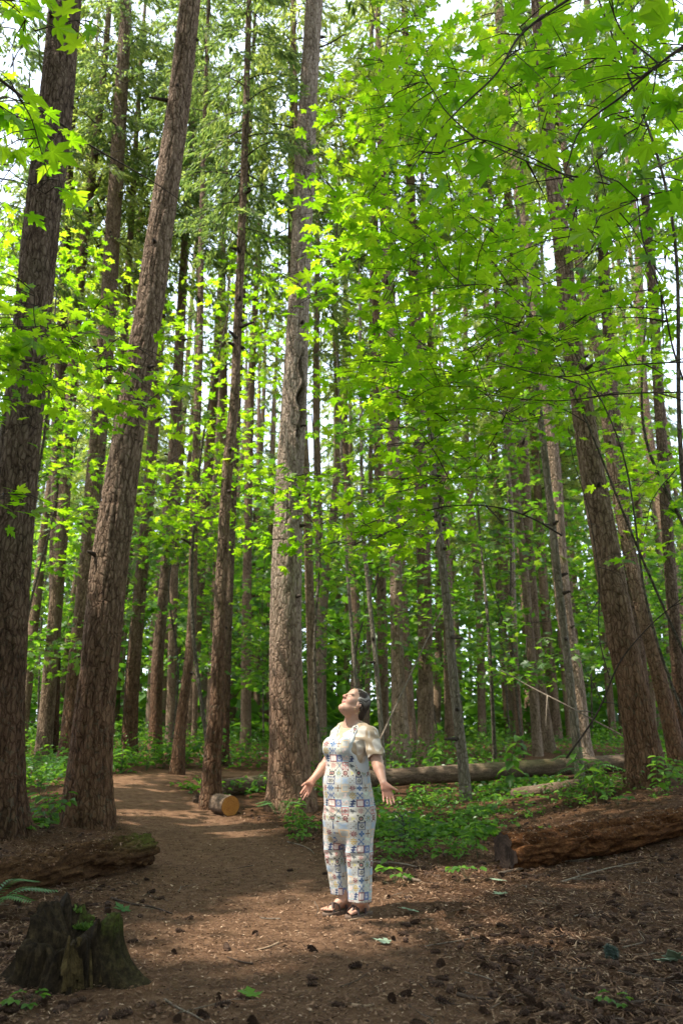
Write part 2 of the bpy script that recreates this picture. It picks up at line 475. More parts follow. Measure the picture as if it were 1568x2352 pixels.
def gz(x, y):
    """height of the built ground sheet"""
    x = np.atleast_1d(np.asarray(x, float)); y = np.atleast_1d(np.asarray(y, float))
    i = np.clip(np.searchsorted(GX, x) - 1, 0, len(GX) - 2); j = np.clip(np.searchsorted(GY, y) - 1, 0, len(GY) - 2)
    a = (x - GX[i]) / (GX[i + 1] - GX[i]); b = (y - GY[j]) / (GY[j + 1] - GY[j])
    return (GZ[j, i] * (1 - a) * (1 - b) + GZ[j, i + 1] * a * (1 - b) + GZ[j + 1, i] * (1 - a) * b + GZ[j + 1, i + 1] * a * b)

def path_amount(x, y):
    d = (np.hypot(np.asarray(x)[..., None] - PATH[:, 0], np.asarray(y)[..., None] - PATH[:, 1]) / PATH[:, 2]).min(-1)
    return 1 - sstep(0.45, 1.05, d)

def make_path():
    c = path_centre(420)
    T = norm(np.gradient(c[:, :2], axis=0)); Nn = np.stack([-T[:, 1], T[:, 0]], -1)
    w = np.linspace(-1, 1, 41)
    e = 1.12 + 0.25 * (fbm(np.stack([c[:, 1] * 0.9, c[:, 0], c[:, 0] * 0], -1), 3) - 0.5)
    XY = c[:, None, :2] + (w[None, :, None] * (c[:, 2] * e)[:, None, None]) * Nn[:, None, :]
    X, Y = XY[..., 0], XY[..., 1]
    Z = gz(X.ravel(), Y.ravel()).reshape(X.shape) + 0.004
    t = 1 - sstep(0.40, 0.97, abs(w))[None, :] * np.ones((len(c), 1))
    V = np.stack([X, Y, Z], -1).reshape(-1, 3)
    n = len(w); i = np.arange(len(c) - 1)[:, None] * n; j = np.arange(n - 1)[None, :]
    F = np.stack([i + j, i + n + j, i + n + j + 1, i + j + 1], -1).reshape(-1, 4)[:, ::-1]
    o = obj("path", V, F, M['ground'], cols={"trod": t.ravel()}, origin=np.zeros(3))
    tag(o, "trodden earth path curving away to the left between the trunks", "path", kind="structure")
make_path()

# ------------------------------------------------------------------ conifers
def crown_mesh(name, mat, z0, z1, rmax, nbr, seed, dense=1.0, qs=1.0):
    """Drooping boughs hung with needle sprays; local to a trunk that runs up the z axis."""
    r = np.random.default_rng(seed)
    parts, wood = [], []
    quad = np.array([[0, 0, 0], [0.5, 0.45, -0.04], [0, 1, -0.10], [-0.5, 0.45, -0.04], [0, 0.5, 0.05]])
    qf = np.array([[0, 1, 4], [1, 2, 4], [2, 3, 4], [3, 0, 4]])
    for k in range(nbr):
        h = (k + r.random()) / nbr
        z = z0 + (z1 - z0) * h
        L = rmax * ((1 - h) ** 0.65 * 0.92 + 0.08) * r.uniform(0.6, 1.12) * (1 if h > 0.12 else r.uniform(0.4, 1))
        a = k * 2.399 + r.normal(0, 0.4)
        out = np.array([math.cos(a), math.sin(a), 0])
        s = np.linspace(0, 1, 7)
        rise = r.uniform(-0.05, 0.25)
        P = np.array([0, 0, z]) + out * (L * s)[:, None] + np.array([0, 0, 1.0]) * (L * (rise * s - (0.45 + 0.2 * r.random()) * s ** 2))[:, None]
        wood.append(tube(P, np.linspace(0.012 + 0.008 * L, 0.006, 7), 3, False))
        n = int(80 * L * dense)
        t = r.random(n) ** 0.7 * 0.93 + 0.07
        base = np.stack([np.interp(t, s, P[:, i]) for i in range(3)], -1)
        side = np.cross(out, [0, 0, 1.0])
        sd = r.choice([-1, 1], n)
        lat = (r.random(n) ** 0.8) * 0.30 * L * (1 - t * 0.75)
        base = base + side * (sd * lat)[:, None] - np.array([0, 0, 1.0]) * (lat * 0.35 + r.random(n) * 0.12)[:, None]
        d = norm(out[None] * r.uniform(0.3, 1, n)[:, None] + side[None] * (sd * r.uniform(0.1, 0.8, n))[:, None] - np.array([0, 0, 1.0]) * r.uniform(0.1, 1.1, n)[:, None])
        nn = norm(np.array([0, 0, 1.0]) + 0.5 * r.normal(size=(n, 3)))
        sx = norm(np.cross(d, nn)); nz = np.cross(sx, d)
        ln = r.uniform(0.14, 0.34, n) * qs
        wd = ln * r.uniform(0.16, 0.34, n)
        m = np.stack([sx * wd[:, None], d * ln[:, None], nz * ln[:, None]], -1)
        parts.append(scatter(quad, qf, base, m, np.ones(n)))
    V, F = join(parts)
    Vw, Fw = join(wood)
    return mesh_data(name, V, F, mat, smooth=False), mesh_data(name + "_boughs", Vw, Fw, M['branch'])

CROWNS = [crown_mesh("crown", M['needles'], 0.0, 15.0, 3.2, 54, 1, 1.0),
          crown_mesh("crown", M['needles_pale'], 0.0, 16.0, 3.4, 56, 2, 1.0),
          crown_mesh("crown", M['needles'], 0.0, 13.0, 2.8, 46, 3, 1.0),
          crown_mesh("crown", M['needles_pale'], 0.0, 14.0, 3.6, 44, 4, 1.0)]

def add_crown(root, top_xy, zc, kind, rot, sc):
    me, wd = CROWNS[kind]
    o = link("crown", me, root)
    o["kind"] = "stuff"
    b = link("boughs", wd, root)
    b["kind"] = "stuff"
    for q in (o, b):
        q.location = (float(top_xy[0] - root.location[0]), float(top_xy[1] - root.location[1]), float(zc - root.location[2]))
        q.rotation_euler = (0, 0, rot)
        q.scale = (sc, sc, sc)

def trunk_geo(path, rad, n, amp, seed, flare=0.5, wound=None, rowlen=0.10, vs=1.0):
    """path: (m,3) points going up. Returns verts, faces and the ridge / low attributes."""
    path = np.asarray(path, float)
    L = np.linalg.norm(np.diff(path, axis=0), axis=1).sum()
    m = max(12, int(L / rowlen))
    q = smooth_path(np.concatenate([path, np.asarray(rad)[:, None]], 1), m)
    P, rd = q[:, :3], q[:, 3]
    z = P[:, 2] - P[0, 2]
    T, A, B = frames(P)
    # keep the ring frame aligned to world axes so angle 0 points along +x
    A = norm(np.array([1.0, 0, 0]) - T * T[:, :1]); B = np.cross(T, A)
    th = np.arange(n) * 2 * np.pi / n
    Zg, TH = np.meshgrid(z, th, indexing='ij')
    R0 = np.repeat(rd[:, None], n, 1)
    fl = flare * np.exp(-np.maximum(Zg - 0.25, 0) / 0.35)
    lob = 0.75 + 0.5 * vnoise(np.stack([np.cos(TH) * 1.6 + seed, np.sin(TH) * 1.6, Zg * 0.4], -1))
    R1 = R0 * (1 + fl * lob * 0.8)
    k = 6.5 * (R0.mean() / 0.3) ** 0.7
    warp = (fbm(np.stack([np.cos(TH) * 2, np.sin(TH) * 2, Zg * 1.1 + seed], -1), 2) - 0.5) * 1.3
    cs = np.stack([np.cos(TH + warp * 0.22) * k + seed * 3.1, np.sin(TH + warp * 0.22) * k, Zg * 3.4 * vs], -1)
    v1 = vnoise(cs); v2 = vnoise(cs * np.array([2.3, 2.3, 3.2]) + 9)
    ridge = 1 - np.abs(2 * v1 - 1) * 1.25
    ridge = np.clip(1 - 1.6 * np.clip(0.55 - np.abs(v1 - 0.5) * 3.0, 0, 1), 0, 1) * 0.75 + 0.25 * v2
    R2 = R1 + amp * (ridge - 0.6) + R0 * 0.05 * (vnoise(np.stack([np.cos(TH) + seed, np.sin(TH), Zg * 0.7], -1)) - 0.5)
    if wound is not None:
        for (zw, tw, hz, wa, dep) in wound:
            dz = (Zg - zw) / hz
            da = (TH - tw + np.pi) % (2 * np.pi) - np.pi
            da = da + 0.12 * np.sin(Zg * 9)
            e = np.sqrt(dz ** 2 + (da / wa) ** 2)
            R2 = R2 - dep * R0 * (1 - sstep(0.5, 0.85, e)) + 0.16 * R0 * np.exp(-((e - 1.0) / 0.22) ** 2)
            ridge = ridge * sstep(0.4, 0.9, e) + 0.0
    V = P[:, None] + R2[..., None] * (np.cos(TH)[..., None] * A[:, None] + np.sin(TH)[..., None] * B[:, None])
    i = np.arange(m - 1)[:, None] * n; j = np.arange(n)[None, :]; j2 = (j + 1) % n
    F = np.stack([i + j, i + j2, i + n + j2, i + n + j], -1).reshape(-1, 4)
    low = np.repeat((1 - sstep(0.9, 4.8, z))[:, None], n, 1)
    return V.reshape(-1, 3), F, {"ridge": ridge.ravel(), "low": low.ravel()}, P, rd

def conifer(name, label, Y, pts, bark, n=20, amp=0.012, flare=0.45, crown=None, group=None, top=27.0, seed=0, stubs=0, wound=None,
            rowlen=0.16, cat="tree", vs=1.0, zbase=None):
    """pts: photo waypoints (u, v, width) from the top down, all at distance Y."""
    W = []
    for (u, v, w) in pts[::-1]:
        p = at(u, v, Y); W.append((*p, 0.5 * w / FPX * depth_at(u, v, Y)))
    W = np.array(W)
    gb = float(gz(W[0, 0], Y)[0]) - 0.12
    if W[0, 2] > gb + 0.15:
        d = (W[1] - W[0]) / max(W[1, 2] - W[0, 2], 0.1)
        lo = W[0] + d * (gb - W[0, 2]) * 0.8; lo[2] = gb; lo[3] = W[0, 3] * 1.04
        W = np.concatenate([[lo], W])
    else: W[0, 2] = gb
    tz = W[-1, 2]
    if top > tz + 1:
        d = (W[-1] - W[-3]) / (W[-1, 2] - W[-3, 2])
        for k in (0.5, 1.0):
            e = W[-1].copy() if k == 0.5 else base_e.copy()
            if k == 0.5: base_e = W[-1].copy()
            e = base_e.copy(); h = (top - tz) * k
            e[:2] = base_e[:2] + d[:2] * h * 0.75; e[2] = tz + h; e[3] = base_e[3] * (1 - 0.42 * k)
            W = np.concatenate([W, [e]])
    root = empty(name, (W[0, 0], W[0, 1], gb + 0.12), label, cat, group)
    V, F, at_, P, rd = trunk_geo(W[:, :3], W[:, 3], n, amp, seed, flare, wound, rowlen, vs)
    obj("trunk", V, F, M[bark], root, cols=at_)
    r = np.random.default_rng(seed + 50)
    for k in range(stubs):
        i = int(r.uniform(0.10, 0.62) * len(P)); a = r.uniform(np.pi * 1.0, np.pi * 2.05)
        o = np.array([math.cos(a), math.sin(a), r.uniform(-0.15, 0.35)]); L = r.choice([0.06, 0.09, 0.14, 0.34])
        q = P[i] + o * rd[i] * 0.9
        obj("branch_stub", *tube(np.array([q, q + o * L * 0.7, q + o * L + np.array([0, 0, -0.01])]), [0.040, 0.026, 0.014], 7), M['branch'], root)
    if crown is not None:
        kind, zc, sc = crown
        i = int(np.argmin(abs(P[:, 2] - zc)))
        add_crown(root, (P[i] * 0.5 + P[min(len(P) - 1, i + len(P) // 4)] * 0.5)[:2], zc, kind, seed * 1.3, sc)
    return root

NEAR = "big fir trunks round the clearing"
conifer("fir_tree", "thick dark fir trunk at the left edge, its foot behind the left rotten log", 10.0,
        [(150, 0, 68), (128, 250, 73), (97, 500, 78), (73, 750, 79), (70, 784, 80), (44, 1034, 90), (22, 1284, 96), (7, 1534, 100), (0, 1750, 104), (-2, 1940, 112)],
        'dark_bark', 104, 0.03, 0.30, (0, 18.5, 1.05), NEAR, 34, 1, 9, rowlen=0.05)
conifer("fir_tree", "broad fir trunk leaning right, rising behind the mossy end of the left rotten log", 11.3,
        [(437, 0, 45), (409, 250, 50), (372, 500, 56), (336, 750, 62), (306, 934, 66), (282, 1084, 73), (254, 1284, 81), (228, 1534, 86), (216, 1650, 90), (206, 1770, 96), (199, 1900, 108)],
        'fir_bark', 104, 0.03, 0.30, (3, 18.5, 1.05), NEAR, 34, 2, 14, rowlen=0.05)
conifer("fir_tree", "big fir trunk with an open wound on its side, directly behind the woman", 13.6,
        [(722, 0, 39), (706, 250, 41), (699, 390, 48), (694, 500, 45), (684, 750, 51), (675, 934, 57), (666, 1084, 62), (658, 1284, 70), (656, 1450, 74), (657, 1600, 79), (662, 1718, 88), (668, 1835, 98)],
        'pale_bark', 96, 0.018, 0.32, (0, 18.5, 1.05), NEAR, 34, 3, 6,
        wound=[(7.22, np.pi * 1.70, 0.30, 0.36, 0.85), (7.80, np.pi * 1.67, 0.45, 0.15, 0.45), (6.72, np.pi * 1.70, 0.42, 0.27, 0.55)], rowlen=0.05)
conifer("fir_tree", "leaning fir trunk on the right whose foot stands behind the long orange rotten log", 12.9,
        [(1232, 0, 24), (1246, 200, 30), (1275, 450, 36), (1295, 600, 39), (1306, 750, 42), (1322, 834, 45), (1351, 1034, 52), (1395, 1284, 60), (1430, 1480, 65), (1448, 1568, 67), (1476, 1718, 74), (1489, 1815, 84)],
        'fir_bark', 96, 0.026, 0.35, (3, 18.5, 1.05), NEAR, 34, 4, 8, rowlen=0.05)
conifer("fir_tree", "tall knotty fir stem rising behind and between the two big left trunks", 19.5,
        [(291, 0, 24), (276, 250, 30), (261, 500, 33), (246, 750, 37), (232, 934, 38), (218, 1084, 38), (203, 1284, 40), (177, 1534, 42), (158, 1740, 46)],
        'fir_bark', 36, 0.018, 0.3, (2, 17.5, 0.8), None, 30, 5, 22, rowlen=0.1)
conifer("fir_tree", "dark crooked young trunk beside the path, next to the freshly sawn orange log end", 13.7,
        [(572, 0, 12), (565, 250, 15), (556, 500, 17), (546, 740, 19), (537, 934, 22), (522, 1084, 24), (511, 1284, 26), (500, 1534, 30), (497, 1640, 34), (489, 1718, 39), (484, 1845, 44)],
        'fir_bark', 36, 0.014, 0.35, (0, 10.5, 0.62), None, 22, 6, 12, rowlen=0.08)
conifer("fir_tree", "straight tan trunk just right of the woman's head, behind the long fallen log", 20.5,
        [(866, 0, 12), (874, 330, 16), (893, 780, 22), (902, 1034, 26), (908, 1284, 27), (913, 1534, 31), (919, 1700, 42), (921, 1760, 47)],
        'tan_bark', 40, 0.014, 0.4, (1, 18.0, 0.9), None, 30, 7, 8, rowlen=0.1)
conifer("fir_tree", "dull grey-brown trunk close behind the straight tan trunk by the woman's head", 24.0,
        [(860, 500, 16), (866, 834, 19), (872, 1134, 21), (879, 1534, 23), (884, 1740, 25)], 'far_bark', 24, 0.012, 0.3, (0, 17.0, 0.95), None, 30, 8, 3)
conifer("fir_tree", "reddish trunk leaning at the far right, just outside the largest right-hand fir", 16.5,
        [(1306, 420, 15), (1328, 600, 18), (1379, 834, 23), (1403, 1034, 28), (1448, 1284, 30), (1508, 1534, 34), (1542, 1680, 36), (1560, 1770, 38)],
        'fir_bark', 36, 0.013, 0.35, (2, 14.0, 0.8), None, 26, 9, 6, rowlen=0.1)
conifer("fir_tree", "pale upright trunk standing left of the largest right-hand fir, paired with a slim grey pole", 19.0,
        [(1215, 640, 30), (1240, 884, 34), (1265, 1034, 35), (1284, 1284, 36), (1300, 1434, 36), (1318, 1534, 36), (1337, 1710, 38)],
        'tan_bark', 32, 0.013, 0.35, (3, 17.0, 0.85), None, 30, 10, 4, rowlen=0.1)
conifer("alder_pole", "slim grey pole crossing in front of the pale upright trunk on the right", 14.5,
        [(1205, 640, 13), (1224, 834, 15), (1249, 1034, 16), (1276, 1284, 17), (1299, 1484, 18), (1314, 1618, 19), (1334, 1803, 21)],
        'slim_bark', 20, 0.005, 0.2, None, None, 12, 11, 5)
conifer("alder_pole", "slender bare pole standing in the greenery in front of the long fallen log", 14.6,
        [(978, 860, 12), (986, 960, 14), (999, 1134, 16), (1009, 1234, 18), (1027, 1400, 20), (1042, 1568, 22), (1059, 1718, 24), (1066, 1790, 25)],
        'slim_bark', 20, 0.005, 0.2, None, None, 11, 12, 7)
conifer("alder_pole", "thin bare stem right of the woman's head, leaning slightly right as it descends", 18.0,
        [(826, 700, 6), (829, 984, 8), (835, 1234, 9), (849, 1384, 10), (864, 1534, 11), (878, 1720, 11)], 'slim_bark', 10, 0.003, 0.1, None, None, 13, 13, 3)
conifer("alder_pole", "thinnest bare stem directly above the woman's head", 19.0,
        [(782, 1000, 6), (794, 1264, 7), (814, 1534, 8), (824, 1720, 9)], 'slim_bark', 10, 0.003, 0.1, None, None, 11, 14, 2)
conifer("fir_tree", "stout shaded trunk behind the long log, left of the slender bare pole", 22.0,
        [(955, 800, 26), (966, 1084, 30), (972, 1284, 32), (977, 1534, 34), (977, 1758, 40)], 'far_bark', 28, 0.014, 0.3, (0, 16.0, 0.9), None, 28, 15, 3)
conifer("fir_tree", "brown trunk behind the long log, midway between the bare pole and the pale upright trunk", 24.0,
        [(1192, 900, 24), (1205, 1134, 27), (1216, 1334, 30), (1231, 1534, 34), (1256, 1745, 40)], 'far_bark', 28, 0.012, 0.3, (2, 17.0, 0.95), None, 30, 16, 3)
conifer("alder_tree", "whitish thin trunk catching light behind the right half of the long log", 25.0,
        [(1150, 800, 10), (1163, 1034, 11), (1170, 1134, 12), (1184, 1534, 14), (1197, 1740, 17)], 'pale_bark', 16, 0.004, 0.2, None, None, 24, 17, 2)
conifer("fir_tree", "dark trunk at the path's bend, second from the left among those beyond the leaning fir", 22.0,
        [(364, 800, 22), (349, 1034, 25), (333, 1234, 28), (319, 1384, 30), (306, 1534, 32), (296, 1740, 36)], 'fir_bark', 28, 0.014, 0.3, (0, 15.0, 0.9), None, 28, 18, 5)
conifer("fir_tree", "dark straight trunk standing behind the far end of the path's left bank", 23.0,
        [(415, 700, 17), (402, 934, 19), (391, 1134, 22), (378, 1334, 24), (361, 1534, 27), (356, 1740, 30)], 'fir_bark', 24, 0.012, 0.3, (2, 16.5, 0.9), None, 28, 19, 4)
conifer("fir_tree", "reddish-brown trunk rising right beside the path where it disappears round the bend", 18.0,
        [(462, 560, 12), (459, 784, 15), (454, 934, 17), (446, 1184, 19), (432, 1534, 22), (418, 1640, 25), (405, 1785, 30)], 'fir_bark', 28, 0.012, 0.4, (0, 17.5, 0.6), None, 24, 20, 6)
conifer("fir_tree", "narrow high trunk seen against the brightest sky gap on the upper left", 27.0,
        [(447, 180, 13), (440, 330, 15), (428, 520, 17), (418, 715, 17), (408, 950, 18), (400, 1300, 20), (390, 1700, 22)], 'far_bark', 20, 0.008, 0.2, (1, 22.5, 0.7), None, 33, 21, 3)
conifer("fir_tree", "second, thinner trunk beside the narrow high one in the upper-left sky gap", 29.0,
        [(449, 440, 9), (455, 650, 10), (456, 900, 11), (452, 1300, 13), (446, 1700, 14)], 'far_bark', 16, 0.006, 0.2, (2, 23.5, 0.6), None, 32, 22, 2)
conifer("fir_tree", "thin mossy trunk close on the left of the wounded fir's top", 21.5,
        [(674, 0, 13), (672, 200, 14), (668, 600, 15), (672, 1000, 17), (682, 1500, 19), (690, 1720, 20)], 'far_bark', 20, 0.008, 0.2, (0, 14.5, 0.95), None, 30, 23, 8)
conifer("fir_tree", "grey trunk close on the right of the wounded fir's lower half", 19.0,
        [(690, 740, 14), (696, 934, 16), (702, 1084, 18), (716, 1534, 22), (722, 1730, 24)], 'far_bark', 22, 0.009, 0.25, (3, 17.0, 0.8), None, 28, 24, 5)
conifer("fir_tree", "dim trunk squeezed between the left-edge fir and the broad leaning fir", 21.0,
        [(142, 760, 24), (133, 1034, 27), (128, 1284, 28), (124, 1534, 29), (118, 1720, 31)], 'dark_bark', 24, 0.012, 0.3, (0, 15.0, 0.9), None, 28, 25, 4)
conifer("fir_tree", "dark trunk half hidden behind the crooked young trunk by the path", 21.0,
        [(548, 900, 14), (538, 1100, 15), (530, 1300, 16), (522, 1534, 17), (517, 1740, 18)], 'dark_bark', 18, 0.008, 0.2, (2, 16.0, 0.8), None, 26, 26, 2)
conifer("fir_tree", "dim mossy trunk high on the right, crossing behind the largest right-hand fir", 22.0,
        [(1370, 300, 20), (1392, 700, 24), (1418, 1034, 26), (1450, 1334, 28), (1490, 1720, 32)], 'dark_bark', 22, 0.010, 0.2, (0, 15.0, 0.95), None, 28, 27, 3)
conifer("fir_tree", "gloomy thin trunk at the extreme right edge of the wood", 17.0,
        [(1500, 700, 22), (1518, 1000, 24), (1545, 1400, 27), (1572, 1740, 30)], 'dark_bark', 22, 0.010, 0.25, (2, 13.0, 0.85), None, 24, 28, 3)

MARKS = [(-200, "left edge"), (0, "left-edge fir"), (212, "broad leaning fir"), (298, "path-bend trunk"), (404, "reddish path trunk"), (490, "crooked young trunk"), (662, "wounded fir"), (815, "woman"), (918, "tan trunk"),
         (976, "stout shaded trunk"), (1052, "slender bare pole"), (1250, "brown trunk"), (1330, "pale upright trunk"), (1468, "right leaning fir"), (1545, "reddish far-right trunk"), (2000, "right edge")]
ORD = ["first", "second", "third", "fourth", "fifth", "sixth", "seventh", "eighth", "ninth", "tenth", "eleventh", "twelfth", "thirteenth", "fourteenth", "fifteenth", "sixteenth", "seventeenth", "eighteenth", "nineteenth"]
def neighbour_labels(us, heads):
    """a label for each thing: its place in the gap between two named neighbours"""
    out = [None] * len(us); seen = {}
    for i in np.argsort(us):
        k = max(j for j in range(len(MARKS) - 1) if MARKS[j][0] <= us[i] or j == 0)
        n = seen.get((k, heads[i]), 0); seen[(k, heads[i])] = n + 1
        out[i] = "%s, %s from left between %s and %s" % (heads[i], ORD[min(n, 18)], MARKS[k][1], MARKS[k + 1][1])
    return out

conifer("fir_tree", "dark-crowned fir at the upper left edge, behind the left-edge fir trunk", 17.5,
        [(-30, 300, 26), (-40, 800, 32), (-52, 1300, 36), (-60, 1740, 40)], 'dark_bark', 24, 0.012, 0.3, (0, 9.5, 1.0), None, 26, 31, 2)
# slim trunks farther back, one ring after another
rt = np.random.default_rng(21)
def far_trunks():
    spots = []
    tries = 0
    while len(spots) < 104 and tries < 6000:
        tries += 1
        Y = rt.uniform(20, 62) ** 1.0
        u = rt.uniform(-60, 1630)
        x = at(u, 1700, Y)[0]
        if u > 300 and u < 480 and Y < 30: continue
        if any(abs(u - a) < 9 or np.hypot(x - b, Y - c) < 1.1 for a, b, c in spots): continue
        spots.append((u, x, Y))
    protos = {}
    lab = {0: "slender brown trunk far back among the trees, half hidden by leaves", 1: "slender pale trunk far back among the trees, catching some light"}
    spots = sorted(spots, key=lambda q: q[2])
    pales = [rt.random() < 0.4 for _ in spots]
    labels = neighbour_labels([q[0] for q in spots], ["slender %s trunk far back" % ("pale" if p_ else "brown") for p_ in pales])
    for k, (u, x, Y) in enumerate(spots):
        pale = pales[k]
        key = (pale, int(rt.integers(0, 4)))
        z = float(gz(x, Y)[0])
        if key not in protos:
            r0 = 0.15 if pale else 0.19
            h = 29
            pts = np.array([[0, 0, -0.2], [0.02, 0.05, 5], [0.15, 0, 12], [0.1, -0.1, 20], [0.0, 0, h]])
            pts[1:, :2] += rt.normal(0, 0.12, (4, 2))
            V, F, at_, P, rd = trunk_geo(pts, np.array([r0 * 1.15, r0, r0 * 0.85, r0 * 0.6, r0 * 0.2]), 12, 0.012, 60 + len(protos), 0.25, None, 0.5)
            protos[key] = mesh_data("trunk", V, F, M['tan_bark' if pale else 'far_bark'], True, at_)
        sc = rt.uniform(0.65, 1.25)
        root = empty("fir_tree", (x, Y, z), labels[k], "tree", "slender pale trunks far back" if pale else "slender brown trunks far back")
        t = link("trunk", protos[key], root)
        t.scale = (sc, sc, rt.uniform(0.9, 1.1)); t.rotation_euler = (rt.normal(0, 0.014), rt.normal(0, 0.018), rt.uniform(0, 6.3))
        if rt.random() > (0.45 if 320 < u < 640 else 0.8) and Y < 50: continue
        me, wd = CROWNS[int(rt.integers(0, 4))]
        zc = rt.uniform(9, 16) if Y < 35 else rt.uniform(5, 13)
        rot = rt.uniform(0, 6.3); s2 = rt.uniform(0.7, 1.0) * (1 if Y < 35 else 1.15)
        for nm, m_ in (("crown", me), ("boughs", wd)):
            o = link(nm, m_, root, (0, 0, zc)); o.rotation_euler = (0, 0, rot); o.scale = (s2, s2, s2)
            o["kind"] = "stuff"
far_trunks()
# ------------------------------------------------------------------ broad-leaved maples
def maple_base():
    half = [(0.0, -0.03), (0.10, -0.17), (0.24, -0.20), (0.42, -0.12), (0.30, -0.02), (0.27, 0.06), (0.43, 0.08), (0.52, 0.20), (0.72, 0.40), (0.53, 0.39), (0.46, 0.47),
            (0.32, 0.36), (0.19, 0.34), (0.24, 0.52), (0.36, 0.66), (0.20, 0.66), (0.14, 0.78), (0.0, 1.02)]
    h = np.array(half)
    out = np.concatenate([h, (h[1:-1] * [-1, 1])[::-1]])
    z = -0.16 * np.hypot(out[:, 0], out[:, 1]) ** 1.6 + 0.10 * np.abs(np.sin(np.arctan2(out[:, 0], out[:, 1] + 1e-6) * 4)) * np.hypot(out[:, 0], out[:, 1])
    V = np.concatenate([[[0, 0.06, 0.02]], np.column_stack([out, z])])
    n = len(out)
    F = np.stack([np.zeros(n, int), np.arange(n) + 1, (np.arange(n) + 1) % n + 1], -1)
    # petiole
    k = len(V)
    V = np.concatenate([V, [[0.008, 0, 0.0], [-0.008, 0, 0], [0, -0.42, 0.13]]])
    F = np.concatenate([F, [[k, k + 1, k + 2]]])
    return V, F
LEAF_V, LEAF_F = maple_base()
def simple_leaf():
    h = np.array([(0, -0.03), (0.30, -0.18), (0.27, 0.06), (0.70, 0.38), (0.22, 0.36), (0.32, 0.64), (0.0, 1.0)])
    out = np.concatenate([h, (h[1:-1] * [-1, 1])[::-1]])
    z = -0.18 * np.hypot(out[:, 0], out[:, 1]) ** 1.6
    V = np.concatenate([[[0, 0.06, 0.03]], np.column_stack([out, z])]); n = len(out)
    return V, np.stack([np.zeros(n, int), np.arange(n) + 1, (np.arange(n) + 1) % n + 1], -1)
LEAF2_V, LEAF2_F = simple_leaf()
_leaf_me = {}
def leaf_mesh(mat, k):
    if (mat, k) not in _leaf_me:
        V = LEAF_V.copy()
        rr = np.random.default_rng(k)
        V[:, 2] *= (0.6, 1.3, 2.0)[k]
        V[:, 2] += 0.10 * (k - 1) * V[:, 0]
        _leaf_me[(mat, k)] = mesh_data("leaf", V, LEAF_F, M[mat], smooth=False)
    return _leaf_me[(mat, k)]

def leaf_frames(r, n, az, tilt, droop):
    nn = norm(np.array([0, 0, 1.0]) + tilt * r.normal(size=(n, 3)))
    t = np.stack([np.cos(az), np.sin(az), -droop * r.uniform(0.2, 1.6, n)], -1)
    t = norm(t - nn * (t * nn).sum(-1, keepdims=True))
    s = np.cross(t, nn)
    return np.stack([s, t, nn], -1)

